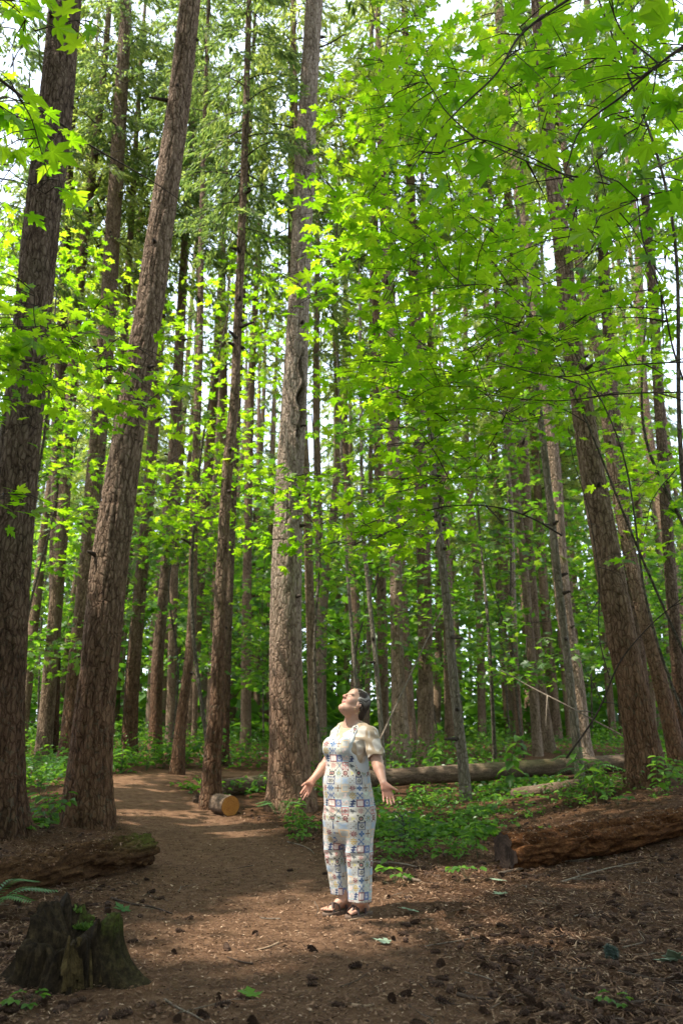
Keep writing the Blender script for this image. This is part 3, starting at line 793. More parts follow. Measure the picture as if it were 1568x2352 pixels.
def maple(name, label, stem, sprays, leaf_size, mat, seed, group=None, n_single=300, stem_r=0.05, tilt=0.35, droop=0.5, simple=False, stem_mat='slim_bark', cat="tree"):
    """stem: 3D points bottom-up. sprays: list of (tip point, branch length, number of leaves, spread)."""
    r = np.random.default_rng(seed)
    stem = np.asarray(stem, float)
    root = empty(name, stem[0], label, cat, group)
    q = smooth_path(stem, 30)
    obj("trunk", *tube(q, np.linspace(stem_r, stem_r * 0.3, 30), 9), M[stem_mat], root)
    pos, mats, size, twigs = [], [], [], []
    nodes = q[6:]
    sprays = sorted(sprays, key=lambda s_: np.linalg.norm(q - np.asarray(s_[0]), axis=1).min())
    for (tip, Lb, nl, spread) in sprays:
        tip = np.asarray(tip, float)
        # each spray hangs from the nearest limb already grown, or from the stem
        d = np.linalg.norm(nodes - tip, axis=1) + 0.8 * np.maximum(nodes[:, 2] - tip[2] + 0.1, 0)
        a = nodes[int(np.argmin(d))]
        v = tip - a
        h = np.array([v[0], v[1], 0]); L = np.linalg.norm(v)
        if np.linalg.norm(h) < 0.05: h = np.array([r.normal(), r.normal(), 0])
        mid = a + v * 0.5 + np.array([0, 0, 0.08 * L]) + r.normal(0, 0.05 * L, 3)
        path = smooth_path(np.array([a, mid, tip, tip + norm(h) * Lb * 0.35 - np.array([0, 0, 0.12 * Lb])]), 12)
        nodes = np.concatenate([nodes, path[3:10]])
        twigs.append((path, np.linspace(min(0.011, 0.004 + 0.0035 * L), 0.003, 12)))
        out = math.atan2(h[1], h[0])
        side = np.array([-math.sin(out), math.cos(out), 0]); fwd = np.array([math.cos(out), math.sin(out), 0])
        # two or three side twigs
        for k in range(3):
            st = path[r.integers(5, 11)]
            e = st + fwd * Lb * r.uniform(0.2, 0.6) + side * spread * r.uniform(0.4, 0.9) * r.choice([-1, 1]) - np.array([0, 0, 0.05])
            twigs.append((np.array([st, (st + e) / 2 + [0, 0, 0.04], e]), np.array([0.005, 0.004, 0.002])))
        t = r.uniform(-0.75, 0.55, nl); sd = r.normal(0, 0.45, nl)
        wid = 1.0 - 0.35 * np.abs(t)
        p = tip + fwd * (t * Lb)[:, None] + side * (sd * spread * wid)[:, None]
        p[:, 2] += -0.10 * Lb * t ** 2 - 0.12 * spread * sd ** 2 + r.normal(0, 0.085, nl) - 0.05 * r.random(nl) + 0.12 * (np.floor(r.random(nl) * 3) - 1)
        az = out + np.clip(sd, -1.2, 1.2) * 1.1 + r.normal(0, 0.5, nl)
        pos.append(p); mats.append(leaf_frames(r, nl, az, tilt, droop)); size.append(leaf_size * r.uniform(0.6, 1.25, nl))
    pos, mats, size = np.concatenate(pos), np.concatenate(mats), np.concatenate(size)
    # the gap in the foliage through which the sun reaches the woman
    sh = pos[:, :2] - SUN[:2] / SUN[2] * pos[:, 2:3]
    gap = ((sh[:, 0] + 0.2) / 1.45) ** 2 + ((sh[:, 1] - 6.4) / 1.35) ** 2 < 1.0 + 0.5 * (fbm(np.column_stack([sh * 1.6, sh[:, :1] * 0]), 2) - 0.5)
    ok = (pos[:, 2] > gz(pos[:, 0], pos[:, 1]) + 0.1) & (~gap | (r.random(len(pos)) < (0.6 if seed == 37 else 0.22)))
    pos, mats, size = pos[ok], mats[ok], size[ok]
    V, F = join([tube(p, w, 5, False) for p, w in twigs])
    obj("branches", V, F, M['branch'], root)["kind"] = "stuff"
    u, v, dz = project(pos)
    inside = (u > -40) & (u < 1610) & (v > -40) & (v < 2390) & (dz > 0.5)
    score = np.where(inside, size / np.maximum(dz, 0.1), 0)
    order = np.argsort(-score)
    single = order[:n_single]; rest = order[n_single:]
    L0 = np.array(root.location)
    for i in single:
        o = bpy.data.objects.new("leaf", leaf_mesh(mat, int(r.integers(0, 3))))
        m = np.eye(4); m[:3, :3] = mats[i] * size[i]; m[:3, 3] = pos[i] - L0
        COL.objects.link(o); o.parent = root
        o.matrix_basis = Matrix(m.tolist())
    if len(rest):
        b = (LEAF2_V, LEAF2_F) if simple else (LEAF_V, LEAF_F)
        V, F = scatter(b[0], b[1], pos[rest], mats[rest], size[rest])
        o = obj("foliage", V, F, M[mat], root, smooth=False)
        o["kind"] = "stuff"
    return root

def region_sprays(r, polys, n, Y0, Y1, Lb, nl, spread):
    """spray tips spread through a volume whose outline is the given polygon at distances Y0..Y1"""
    poly = np.array(polys, float)
    lo, hi = poly.min(0), poly.max(0)
    out = []
    while len(out) < n:
        u, v = r.uniform(lo[0], hi[0]), r.uniform(lo[1], hi[1])
        x1, y1 = poly[:, 0], poly[:, 1]; x2, y2 = np.roll(x1, -1), np.roll(y1, -1)
        with np.errstate(divide='ignore', invalid='ignore'):
            c = ((y1 > v) != (y2 > v)) & (u < (x2 - x1) * (v - y1) / (y2 - y1) + x1)
        if c.sum() % 2 == 0: continue
        Y = r.uniform(Y0, Y1)
        if 380 < v < 1000 and Y < 12.9 and abs(u - np.interp(v, [0, 250, 450, 600, 834, 1034], [1232, 1250, 1275, 1295, 1322, 1351])) < 55 and r.random() < 0.75: continue
        out.append((at(u, v, Y), Lb * r.uniform(0.7, 1.3), int(nl * r.uniform(0.6, 1.3)), spread * r.uniform(0.7, 1.3)))
    return out

def gpt(x, y): return np.array([x, y, float(gz(x, y)[0]) - 0.03])
r1 = np.random.default_rng(5)
def stem_to(x, y, top, bend=0.3):
    b = gpt(x, y); t = np.asarray(top, float)
    return np.array([b, b + (t - b) * 0.35 + r1.normal(0, bend, 3) * [1, 1, 0], b + (t - b) * 0.7 + r1.normal(0, bend, 3) * [1, 1, 0], t])

MG = "understorey maples"
# right-hand mass, from the nearest boughs to those behind the woman
maple("maple_tree", "nearest maple bough overhanging the upper right corner with big dark leaves", stem_to(3.3, 3.0, (2.6, 4.2, 6.8)),
      region_sprays(r1, [(1230, -40), (1620, -40), (1620, 420), (1400, 520), (1250, 330)], 11, 4.0, 5.2, 0.75, 11, 0.6)
      + region_sprays(r1, [(870, 380), (1010, 330), (1020, 470), (890, 480)], 1, 4.2, 4.5, 0.25, 5, 0.2)
      + region_sprays(r1, [(930, 170), (1150, 30), (1260, 80), (1100, 330)], 4, 4.6, 5.2, 0.5, 7, 0.4), 0.17, 'maple_dark', 31, None, 300, 0.03, 0.45, 0.9)
maple("maple_tree", "spreading maple filling the upper right with layered mid-green leaves", stem_to(3.6, 7.4, (3.0, 7.4, 9.8)),
      region_sprays(r1, [(900, -30), (1620, -30), (1620, 700), (1300, 800), (960, 640), (860, 250)], 66, 7.0, 10.2, 1.1, 27, 0.85), 0.145, 'maple', 32, None, 300, 0.03, 0.4, 0.7)
maple("maple_tree", "bright yellow-green maple whose sprays hang right of the wounded fir at mid height", stem_to(5.4, 11.2, (1.6, 10.0, 8.8)),
      region_sprays(r1, [(725, 240), (900, 180), (1150, 420), (1250, 900), (1000, 1000), (760, 860), (715, 520)], 52, 8.2, 11.5, 1.1, 34, 0.85), 0.15, 'maple', 33, None, 300, 0.022, 0.35, 0.6)
maple("maple_tree", "maple with a long low arching branch reaching above the woman's head", stem_to(4.6, 10.2, (2.6, 9.4, 7.0)),
      region_sprays(r1, [(760, 1180), (1000, 1060), (1140, 1110), (1000, 1220), (800, 1270)], 13, 7.8, 9.6, 0.8, 24, 0.55)
      + region_sprays(r1, [(900, 820), (1300, 700), (1330, 960), (960, 1050)], 20, 7.5, 9.5, 1.0, 26, 0.8), 0.14, 'maple', 34, None, 300, 0.020, 0.35, 0.6)
maple("maple_tree", "maple growing behind the right-hand leaning fir, its leaves filling the right edge", stem_to(6.2, 13.5, (5.6, 13.0, 9.0)),
      region_sprays(r1, [(1180, 350), (1620, 300), (1620, 1250), (1380, 1330), (1180, 900)], 38, 11.0, 17.0, 1.2, 36, 1.0), 0.15, 'maple', 35, None, 300, 0.05, 0.4, 0.6)
maple("maple_tree", "thin maple behind the long log with scattered leaves from head height upward", stem_to(3.4, 18.5, (3.2, 18, 9)),
      region_sprays(r1, [(740, 900), (1300, 850), (1420, 1500), (1100, 1600), (760, 1480)], 46, 15.0, 23.0, 1.3, 40, 1.1), 0.15, 'maple_far', 36, None, 300, 0.05, 0.4, 0.5)
# left-hand side
maple("maple_tree", "near maple bough with large bright leaves hanging in at the upper left corner", stem_to(-3.6, 3.2, (-3.0, 4.0, 6.2)),
      region_sprays(r1, [(-30, -20), (200, -20), (210, 60), (60, 110), (-30, 100)], 4, 4.2, 4.7, 0.3, 6, 0.35)
      + region_sprays(r1, [(-40, 215), (110, 220), (130, 330), (90, 440), (-40, 440)], 9, 4.4, 5.4, 0.4, 10, 0.35), 0.16, 'maple', 37, None, 200, 0.035, 0.45, 0.9)
maple("maple_tree", "maple whose drooping sprays cross in front of both big left-hand firs at mid height", stem_to(-5.0, 7.6, (-4.6, 7.8, 6.6)),
      region_sprays(r1, [(-40, 650), (230, 680), (420, 880), (330, 950), (60, 960), (-40, 900)], 26, 6.9, 8.8, 0.8, 18, 0.6)
      + region_sprays(r1, [(-40, 1100), (40, 1110), (40, 1160), (-40, 1160)], 2, 6.8, 7.2, 0.4, 9, 0.3), 0.145, 'maple', 38, None, 300, 0.035, 0.4, 0.65)
maple("maple_tree", "maple in the gap between the two big left-hand firs, lit yellow-green", stem_to(-5.6, 13.6, (-5.4, 13.4, 9.4)),
      region_sprays(r1, [(-40, 440), (190, 420), (330, 740), (330, 1150), (120, 1300), (-40, 1250)], 44, 11.8, 16.0, 1.2, 32, 1.0), 0.15, 'maple', 39, None, 300, 0.045, 0.4, 0.55)
maple("maple_tree", "maple beyond the broad leaning fir, its bright crown filling the gap before the wounded fir", stem_to(-2.6, 17.0, (-2.6, 16.6, 11.0)),
      region_sprays(r1, [(330, 780), (480, 640), (660, 560), (680, 900), (640, 1320), (420, 1420), (320, 1150)], 54, 13.8, 20.0, 1.3, 36, 1.05), 0.15, 'maple', 40, None, 300, 0.05, 0.4, 0.55)
maple("maple_tree", "slight maple behind the wounded fir with loose sprays across its middle", stem_to(-0.2, 12.6, (-0.5, 12.4, 6.5)),
      region_sprays(r1, [(600, 980), (760, 900), (800, 1180), (720, 1320), (600, 1290)], 16, 11.2, 12.8, 0.8, 18, 0.6), 0.13, 'maple', 41, None, 300, 0.03, 0.4, 0.6)

# farther understorey: each tree of its own, fewer big leaves resolved
def far_maples():
    r = np.random.default_rng(77)
    k = 0
    spots = [(-7.5, 19), (-4.6, 22.5), (-1.8, 24), (0.6, 22), (4.8, 22), (7.2, 21), (9.3, 25), (-9.5, 26), (-6.5, 30), (-3, 32), (0.5, 30), (3.4, 29), (6.5, 32), (10, 33), (13, 31), (-13, 33), (12, 22), (-11, 20)]
    labels = neighbour_labels([float(project(np.array([x, y, 2.0]))[0]) for x, y in spots], ["green maple far back"] * len(spots))
    for (x, y) in spots:
        top = r.uniform(6.5, 10.5)
        sp = []
        for j in range(34):
            a = r.uniform(0, 6.28); d = r.uniform(0.4, 2.6)
            z = r.uniform(2.2, top) ** 1.0
            sp.append(((x + d * math.cos(a), y + d * math.sin(a), z + float(gz(x, y)[0])), 1.1, int(r.integers(22, 42)), 1.0))
        maple("maple_sapling", labels[k], stem_to(x, y, (x, y, top + 0.5)), sp, 0.17, 'maple_far', 100 + k,
              "distant understorey maples", 60, 0.04, 0.4, 0.5, simple=True)
        k += 1
far_maples()

# the wood beyond reads as one mass of leaves
def far_wood():
    r = np.random.default_rng(9)
    n = 60000
    y = r.uniform(34, 75, n); x = (r.random(n) * 2 - 1) * (y * 0.62)
    cl = fbm(np.stack([x * 0.16, y * 0.16, x * 0], -1), 2)
    z = gz(x, y) + (r.random(n) ** 1.7) * 14 * (0.35 + cl)
    keep = (fbm(np.stack([x * 0.45, y * 0.45, z * 0.5], -1), 2) > 0.42)
    x, y, z = x[keep], y[keep], z[keep]; n = len(x)
    m = leaf_frames(r, n, r.uniform(0, 6.28, n), 0.5, 0.5)
    V, F = scatter(np.array([[0, -0.2, 0], [0.5, 0.2, -0.1], [0, 1, -0.2], [-0.5, 0.3, -0.1]]), np.array([[0, 1, 2, 3]]), np.stack([x, y, z], -1), m, r.uniform(0.3, 0.7, n))
    o = obj("far_woodland", V, F, M['shrub'], smooth=False, origin=np.array([0, 50, 1.0]))
    tag(o, "mass of leaves far back in the wood, seen between the trunks", "woodland", kind="stuff")
far_wood()

# bare dark branches and leaning sticks that cross the view: parts of nothing else in view
def bare(name, label, pts, r0, r1, mat='branch', side=0, seed=0, cat="branch"):
    P = smooth_path(np.array([at(*p) for p in pts]), 26)
    root = empty(name, P[0], label, cat)
    obj("stem", *tube(P, np.linspace(r0, r1, 26), 7), M[mat], root)
    r = np.random.default_rng(seed)
    for k in range(side):
        i = int(r.integers(6, 23)); d = norm(P[i + 1] - P[i] + r.normal(0, 0.35, 3) * np.linalg.norm(P[i + 1] - P[i]) * 3); L = r.uniform(0.25, 0.6)
        q = np.array([P[i], P[i] + d * L * 0.5 + [0, 0, -0.03], P[i] + d * L + [0, 0, -0.1]])
        obj("side_twig", *tube(smooth_path(q, 7), np.linspace(r1 * 1.1, 0.002, 7), 5), M[mat], root)
bare("dead_branch", "long dark bare branch slanting down from the left edge across two fir trunks", [(-20, 165, 6.0), (55, 225, 6.2), (135, 280, 6.4), (210, 335, 6.6), (280, 375, 6.7), (350, 416, 6.8), (430, 470, 7.0)], 0.016, 0.003, side=3, seed=1)
bare("dead_branch", "thin dark twig drooping down over the left-edge fir trunk", [(85, 250, 6.0), (115, 325, 6.0), (140, 425, 6.1), (172, 525, 6.2)], 0.007, 0.003)
bare("maple_branch", "dark maple limb slanting from the top edge down to a hanging cluster of leaves", [(1330, -20, 4.6), (1199, 75, 4.6), (1134, 175, 4.5), (1054, 250, 4.5), (969, 350, 4.4), (940, 395, 4.35)], 0.011, 0.003, side=3, seed=2)
bare("maple_branch", "dark maple limb running from the right edge down to the left beneath the corner leaves", [(1590, 90, 4.8), (1509, 150, 4.8), (1434, 215, 4.9), (1334, 295, 5.0), (1305, 370, 5.0), (1285, 440, 5.1)], 0.012, 0.004, side=4, seed=3)
bare("maple_branch", "long thin branch crossing the right side from the middle leaves to the right edge", [(1040, 285, 6.2), (1154, 345, 6.1), (1264, 390, 6.0), (1409, 425, 5.9), (1590, 462, 5.8)], 0.004, 0.010, side=4, seed=4)
bare("maple_branch", "thin nearly level branch crossing in front of the right-hand leaning fir", [(1130, 830, 7.0), (1290, 865, 7.0), (1430, 840, 7.0), (1590, 830, 7.0)], 0.004, 0.008, side=4, seed=5)
bare("maple_branch", "lower level branch just beneath the first one across the leaning fir", [(1100, 905, 7.4), (1290, 920, 7.4), (1420, 905, 7.3), (1590, 900, 7.2)], 0.004, 0.008, side=3, seed=6)
bare("maple_branch", "dark upright limb running down the right edge through the leaves", [(1460, 430, 7.0), (1478, 560, 7.0), (1520, 680, 7.0), (1545, 800, 7.1), (1590, 930, 7.2)], 0.007, 0.010, side=4, seed=7)
bare("maple_branch", "slender dark limb descending beside the pale upright trunk on the right", [(1300, 950, 11), (1315, 1050, 11), (1345, 1150, 11), (1375, 1330, 11), (1378, 1480, 11), (1400, 1560, 11)], 0.005, 0.008, side=3, seed=8)
bare("maple_branch", "dark crossing branch that leans down from the thin stem to the slender bare pole", [(828, 925, 12), (880, 980, 12), (965, 1055, 12), (1000, 1120, 12), (1030, 1260, 12)], 0.006, 0.008, side=2, seed=9)
bare("maple_branch", "arching dark branch above the woman's head that carries the low leaves", [(860, 1240, 8.6), (1000, 1168, 8.7), (1140, 1165, 8.8), (1220, 1190, 9.0), (1290, 1230, 9.2)], 0.004, 0.011, side=4, seed=10)
bare("dead_branch", "dark leaning stick rising from the leaning fir's foot towards the right edge", [(1300, 1742, 9.5), (1370, 1640, 9.3), (1430, 1510, 9.0), (1500, 1430, 8.8), (1590, 1355, 8.6)], 0.012, 0.006, side=3, seed=11)
bare("dead_branch", "pale thin stick slanting down behind the plants towards the leaning fir", [(1150, 1540, 14), (1199, 1568, 14), (1290, 1615, 13.6), (1434, 1693, 13.2)], 0.010, 0.014, 'palebranch', 2, 12)
bare("dead_branch", "pale leaning pole slanting up to the right behind the woman's shoulder", [(862, 1722, 12), (934, 1568, 12.4), (985, 1460, 12.7), (1016, 1398, 12.9)], 0.015, 0.010, 'palebranch', 2, 13)
bare("maple_branch", "grey curved vine stem hooking through the corner leaves", [(1590, 350, 5.6), (1480, 395, 5.6), (1420, 425, 5.6), (1380, 400, 5.6), (1360, 320, 5.7), (1380, 250, 5.8)], 0.006, 0.005, 'palebranch', 1, 14)
bare("dead_branch", "dark bare branch reaching out to the right of the wounded fir near the top", [(733, 108, 13.5), (760, 97, 13.4), (790, 78, 13.2)], 0.02, 0.012, side=1, seed=15)
# ------------------------------------------------------------------ logs and the stump
def log(name, label, a, b, r0, r1, mat, amp=0.05, n=56, m=110, moss_end=None, face=None, sag=0.0, seed=0, cat="log", crumble=0.0, knots=0):
    """A fallen stem from a to b (axis ends)."""
    a, b = np.asarray(a, float), np.asarray(b, float)
    t = np.linspace(0, 1, m)
    P = a + (b - a) * t[:, None] + np.array([0, 0, -sag]) * (4 * t * (1 - t))[:, None]
    T, A, B = frames(P)
    th = np.arange(n) * 2 * np.pi / n
    S, TH = np.meshgrid(t * np.linalg.norm(b - a), th, indexing='ij')
    r = r0 + (r1 - r0) * t
    rr = np.repeat(r[:, None], n, 1)
    q = np.stack([np.cos(TH) * 1.6 + seed, np.sin(TH) * 1.6, S * 0.9], -1)
    fine = np.stack([np.cos(TH) * 3.4 + seed, np.sin(TH) * 3.4, S * 4.5], -1)
    dn = (fbm(fine, 4) - 0.5)
    rr = rr * (1 + 0.16 * (fbm(q, 3) - 0.5)) + amp * dn
    if crumble:
        pits = sstep(0.52, 0.66, fbm(np.stack([np.cos(TH) * 2.6 + seed, np.sin(TH) * 2.6, S * 3.2], -1), 3))
        rr = rr - crumble * pits
    V = P[:, None] + rr[..., None] * (np.cos(TH)[..., None] * A[:, None] + np.sin(TH)[..., None] * B[:, None])
    ax = np.stack([S, rr * np.cos(TH), rr * np.sin(TH)], -1)
    if face is None:      # broken ends: ragged
        V[0] += -T[0] * (0.10 * (fbm(np.stack([np.cos(th) * 3, np.sin(th) * 3, th * 0 + seed], -1), 3) - 0.5))[:, None] * 1.2
    i = np.arange(m - 1)[:, None] * n; j = np.arange(n)[None, :]; j2 = (j + 1) % n
    F = np.stack([i + j, i + n + j, i + n + j2, i + j2], -1).reshape(-1, 4)
    up = (np.cos(TH) * A[:, None, 2] + np.sin(TH) * B[:, None, 2])
    moss = np.zeros_like(S)
    if moss_end is not None: moss = np.exp(-((t[:, None] - moss_end[0]) / moss_end[1]) ** 2) * sstep(-0.1, 0.7, up)
    Vf = V.reshape(-1, 3); axf = ax.reshape(-1, 3)
    # caps
    k = len(Vf)
    Vf = np.concatenate([Vf, P[:1] + T[0] * 0.05 * (face is None), P[-1:]])
    axf = np.concatenate([axf, [[0, 0, 0]], [[S.max(), 0, 0]]])
    jj = np.arange(n); jn = (jj + 1) % n
    caps = np.concatenate([np.stack([jj, jn, np.full(n, k)], -1), np.stack([(m - 1) * n + jn, (m - 1) * n + jj, np.full(n, k + 1)], -1)])
    root = empty(name, P[m // 2] - [0, 0, (r0 + r1) / 2], label, cat)
    obj("log_body", Vf, [F, caps], M[mat], root, cols={"axial": np.concatenate([axf], 0), "moss": np.concatenate([moss.ravel(), [0, 0]])})
    if face:
        mat_f, which = face
        ri, c, d = (0, P[0], -T[0]) if which == 0 else (m - 1, P[-1], T[-1])
        rings = [V[ri] + d * 0.012]
        fv, fa = [], []
        for s in (1.0, 0.75, 0.5, 0.25):
            fv.append(c + (V[ri] - c) * s * 0.985 + d * 0.012); fa.append(np.column_stack([np.zeros(n), ax[ri, :, 1:] * s]))
        fv = np.concatenate(fv + [[c + d * 0.012]]); fa = np.concatenate(fa + [np.zeros((1, 3))])
        i = np.arange(3)[:, None] * n; j = np.arange(n)[None, :]; j2 = (j + 1) % n
        f1 = np.stack([i + j, i + j2, i + n + j2, i + n + j], -1).reshape(-1, 4)
        f2 = np.stack([3 * n + jj, 3 * n + jn, np.full(n, 4 * n)], -1)
        o = obj("sawn_face", fv, [f1, f2], M[mat_f], root, cols={"axial": fa})
        # rim so the face is a solid disc
    return root, P, V, T

# right: long orange rotten log with a dark sawn face
c0 = ground(1190, 2000)
a = np.array([at(1156, 1930, c0[1])[0] + 0.02, c0[1] + 0.02, float(gz(c0[0] - .15, c0[1])[0]) + 0.17])
e = at(1640, 1868, 10.0)
right_log = log("rotten_log", "long orange-brown rotten log on the right with a dark sawn end facing the woman", a, e, 0.190, 0.142, 'rotten', 0.10, 84, 260, None, ('darkface', 0), 0.03, 3, crumble=0.06)
# left: mossy-ended red-brown rotten log
g1 = ground(345, 1995)
e1 = np.array([at(338, 1945, g1[1] + 0.1)[0], g1[1] + 0.1, float(gz(g1[0], g1[1])[0]) + 0.17])
g0 = ground(-70, 2078)
s0 = np.array([g0[0] - 0.2, g0[1] - 0.10, float(gz(g0[0], g0[1])[0]) + 0.10])
left_log = log("rotten_log", "reddish rotten log at the left with a mossy broken end pointing at the path", e1, s0, 0.165, 0.17, 'rotten_dull', 0.13, 84, 220, (0.04, 0.14), None, 0.0, 8, crumble=0.06)
# fallen log behind the woman
la, lb = at(835, 1800, 15.2), at(1445, 1768, 17.2)
la, lb = at(835, 1790, 15.4), at(1445, 1752, 17.2)
la[2] = max(la[2], float(gz(la[0], la[1])[0]) + 0.10); lb[2] = max(lb[2], float(gz(lb[0], lb[1])[0]) + 0.12)
log("fallen_log", "long straight brown fallen log lying level behind the plants on the right", la, lb, 0.155, 0.165, 'logbark', 0.03, 36, 120, (0.55, 0.15), None, 0.0, 5)
p0 = ground(1180, 1832); p1 = ground(1330, 1822)
log("fallen_log", "short half-buried pale log among the plants in front of the long fallen log", p0 + [0, 0, 0.05], p1 + [0.1, 0.1, 0.08], 0.10, 0.10, 'logbark', 0.03, 28, 50, None, None, 0.0, 6)
q0 = ground(508, 1832); q1 = ground(650, 1815)
log("fallen_log", "grey-brown log section lying from the crooked young trunk to the wounded fir", q0 + [0, 0, 0.15], q1 + [0, 0.3, 0.14], 0.155, 0.15, 'logbark', 0.03, 32, 60, (0.7, 0.3), None, 0.0, 7)
w0 = ground(527, 1878)
d_ = norm(np.array([-0.55, 0.85, 0.02]))
log("log_section", "short sawn log beside the path showing a bright orange cut end", w0 + [0, 0.03, 0.15], w0 + d_ * 0.45 + [0, 0, 0.155], 0.15, 0.145, 'logbark', 0.02, 40, 26, None, ('freshface', 0), 0.0, 9)
log("fallen_log", "dark low log end showing left of the crooked young trunk", ground(452, 1850) + [0, 0.1, 0.07], ground(490, 1838) + [0.1, 0.4, 0.09], 0.10, 0.10, 'logbark', 0.02, 24, 20, None, None, 0, 11)

def make_stump():
    g = ground(120, 2292)
    cx_, cy_ = at(112, 2292, g[1])[0], g[1] + 0.34
    zb = float(gz(cx_, cy_)[0]) - 0.05
    n, m = 150, 46
    th = np.arange(n) * 2 * np.pi / n
    c3 = np.stack([np.cos(th) * 1.7, np.sin(th) * 1.7, th * 0 + 4], -1)
    # jagged rim: high splinter at the back, low notch at the front left, flat mossy shoulder at the right
    H = 0.265 + 0.13 * np.exp(-((np.cos(th - 2.35) - 1) / 0.45) ** 2) + 0.10 * np.exp(-((np.cos(th + 0.35) - 1) / 0.10) ** 2) - 0.05 * np.exp(-((np.cos(th - 4.0) - 1) / 0.3) ** 2)
    H = H + 0.17 * (fbm(np.stack([np.cos(th) * 8, np.sin(th) * 8, th * 0], -1), 4) - 0.5)
    rt_ = np.exp(-((np.cos(th + 0.28) - 1) / 0.05) ** 2) * 0.62 + np.exp(-((np.cos(th - 3.5) - 1) / 0.06) ** 2) * 0.42 + np.exp(-((np.cos(th + 1.55) - 1) / 0.05) ** 2) * 0.24 + np.exp(-((np.cos(th - 1.4) - 1) / 0.06) ** 2) * 0.25
    rows, ax = [], []
    for k in range(m):
        t = k / (m - 1)
        z = H * t
        r = 0.245 + 0.04 * (1 - t) ** 1.5 + rt_ * 0.42 * np.clip(1 - t * 1.25, 0, 1) ** 1.9
        f = np.stack([np.cos(th) * 6.5, np.sin(th) * 6.5, np.full(n, t * 1.0)], -1)
        r = r + 0.15 * (fbm(f, 3) - 0.5) + 0.045 * (vnoise(f * [2.7, 2.7, 1.5]) - 0.5)
        rows.append(np.stack([cx_ + r * np.cos(th), cy_ + r * np.sin(th), zb + z], -1))
        ax.append(np.stack([z, r * np.cos(th), r * np.sin(th)], -1))
    for k in range(1, 16):   # the hollow, filled with brown litter
        t = k / 15
        z = H * (1 - t) + 0.22 * t + 0.03 * vnoise(np.stack([np.cos(th) * 5, np.sin(th) * 5, np.full(n, t * 3)], -1))
        z = np.where(t > 0.3, np.minimum(z, H - 0.03), z)
        r = 0.235 * (1 - t) ** 0.8 * (1 + 0.2 * (vnoise(np.stack([np.cos(th) * 4, np.sin(th) * 4, np.full(n, t * 2)], -1)) - 0.5))
        rows.append(np.stack([cx_ + r * np.cos(th), cy_ + r * np.sin(th), zb + z], -1))
        ax.append(np.stack([z, r * np.cos(th), r * np.sin(th)], -1))
    V = np.concatenate(rows); A_ = np.concatenate(ax)
    mm = len(rows)
    i = np.arange(mm - 1)[:, None] * n; j = np.arange(n)[None, :]; j2 = (j + 1) % n
    F = np.stack([i + j, i + j2, i + n + j2, i + n + j], -1).reshape(-1, 4)
    zz = (V[:, 2] - zb); ang = np.arctan2(V[:, 1] - cy_, V[:, 0] - cx_)
    moss = np.clip(np.exp(-((np.cos(ang + 0.28) - 1) / 0.05) ** 2) * 0.14 + sstep(0.26, 0.34, zz) * 0.7 * (np.cos(ang - 0.6) > 0.4), 0, 1)
    root = empty("tree_stump", (cx_, cy_, zb + 0.05), "dark rotten hollow stump with a mossy top in the lower left corner", "stump")
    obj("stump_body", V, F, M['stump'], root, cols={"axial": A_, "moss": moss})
    # slabs of paler wood split from its front
    r = np.random.default_rng(3)
    for k in range(22):
        a = -1.22 + r.normal(0, 0.17); r0 = 0.272 + 0.08 * math.exp(-((a + 1.55) / 0.3) ** 2)
        z0 = zb + r.uniform(0.02, 0.16); L = r.uniform(0.10, 0.20); wv = r.uniform(0.007, 0.018)
        out = np.array([math.cos(a), math.sin(a), 0]); sd = np.array([-out[1], out[0], 0])
        p = np.array([cx_, cy_, z0]) + out * (r0 + 0.03)
        prof = np.array([[-1, 0, 0], [1, 0, 0], [0.8, .6, 0.15], [-0.7, .6, .15]])
        vs = []
        for t in np.linspace(0, 1, 5):
            c = p + np.array([0, 0, L * t]) - out * (0.075 * t + 0.02 * (1 - t))
            w_ = wv * (1 - 0.5 * t ** 2) * r.uniform(0.8, 1.15)
            for x_, y_ in ((-1, -.6), (1, -.6), (.7, .5), (-.7, .5)): vs.append(c + sd * x_ * w_ + out * y_ * 0.014)
        vs = np.array(vs); fs = []
        for q in range(4):
            for e_ in range(4): fs.append([q * 4 + e_, q * 4 + (e_ + 1) % 4, q * 4 + 4 + (e_ + 1) % 4, q * 4 + 4 + e_])
        fs += [[3, 2, 1, 0], [16, 17, 18, 19]]
        obj("wood_splinter", vs, np.array(fs), M['splinter'], root, smooth=False, cols={"axial": np.column_stack([vs[:, 2], vs[:, 0] * .5, vs[:, 1] * .5])})
    # moss cushion on the shoulder
    nm = 1500
    a = r.uniform(0.0, 1.9, nm); rad = r.uniform(0.08, 0.235, nm)
    px, py = cx_ + rad * np.cos(a), cy_ + rad * np.sin(a)
    k = (a / (2 * np.pi) * n).astype(int) % n
    pz = zb + np.where(rad > 0.17, H[k] - 0.03, 0.27) + r.uniform(0, 0.02, nm)
    mt = leaf_frames(r, nm, r.uniform(0, 6.28, nm), 1.0, -1.5)
    Vm, Fm = scatter(np.array([[-0.3, 0, 0], [0.3, 0, 0], [0, 1, 0.2]]), np.array([[0, 1, 2]]), np.stack([px, py, pz], -1), mt, r.uniform(0.012, 0.03, nm))
    o = obj("moss", Vm, Fm, M['moss'], root, smooth=False); o["kind"] = "stuff"
    return cx_, cy_
M['splinter'] = mat_rot("pale_split_wood", (0.012, 0.008, 0.004), (0.075, 0.052, 0.020), (0.18, 0.135, 0.055), moss=0)
STUMP = make_stump()

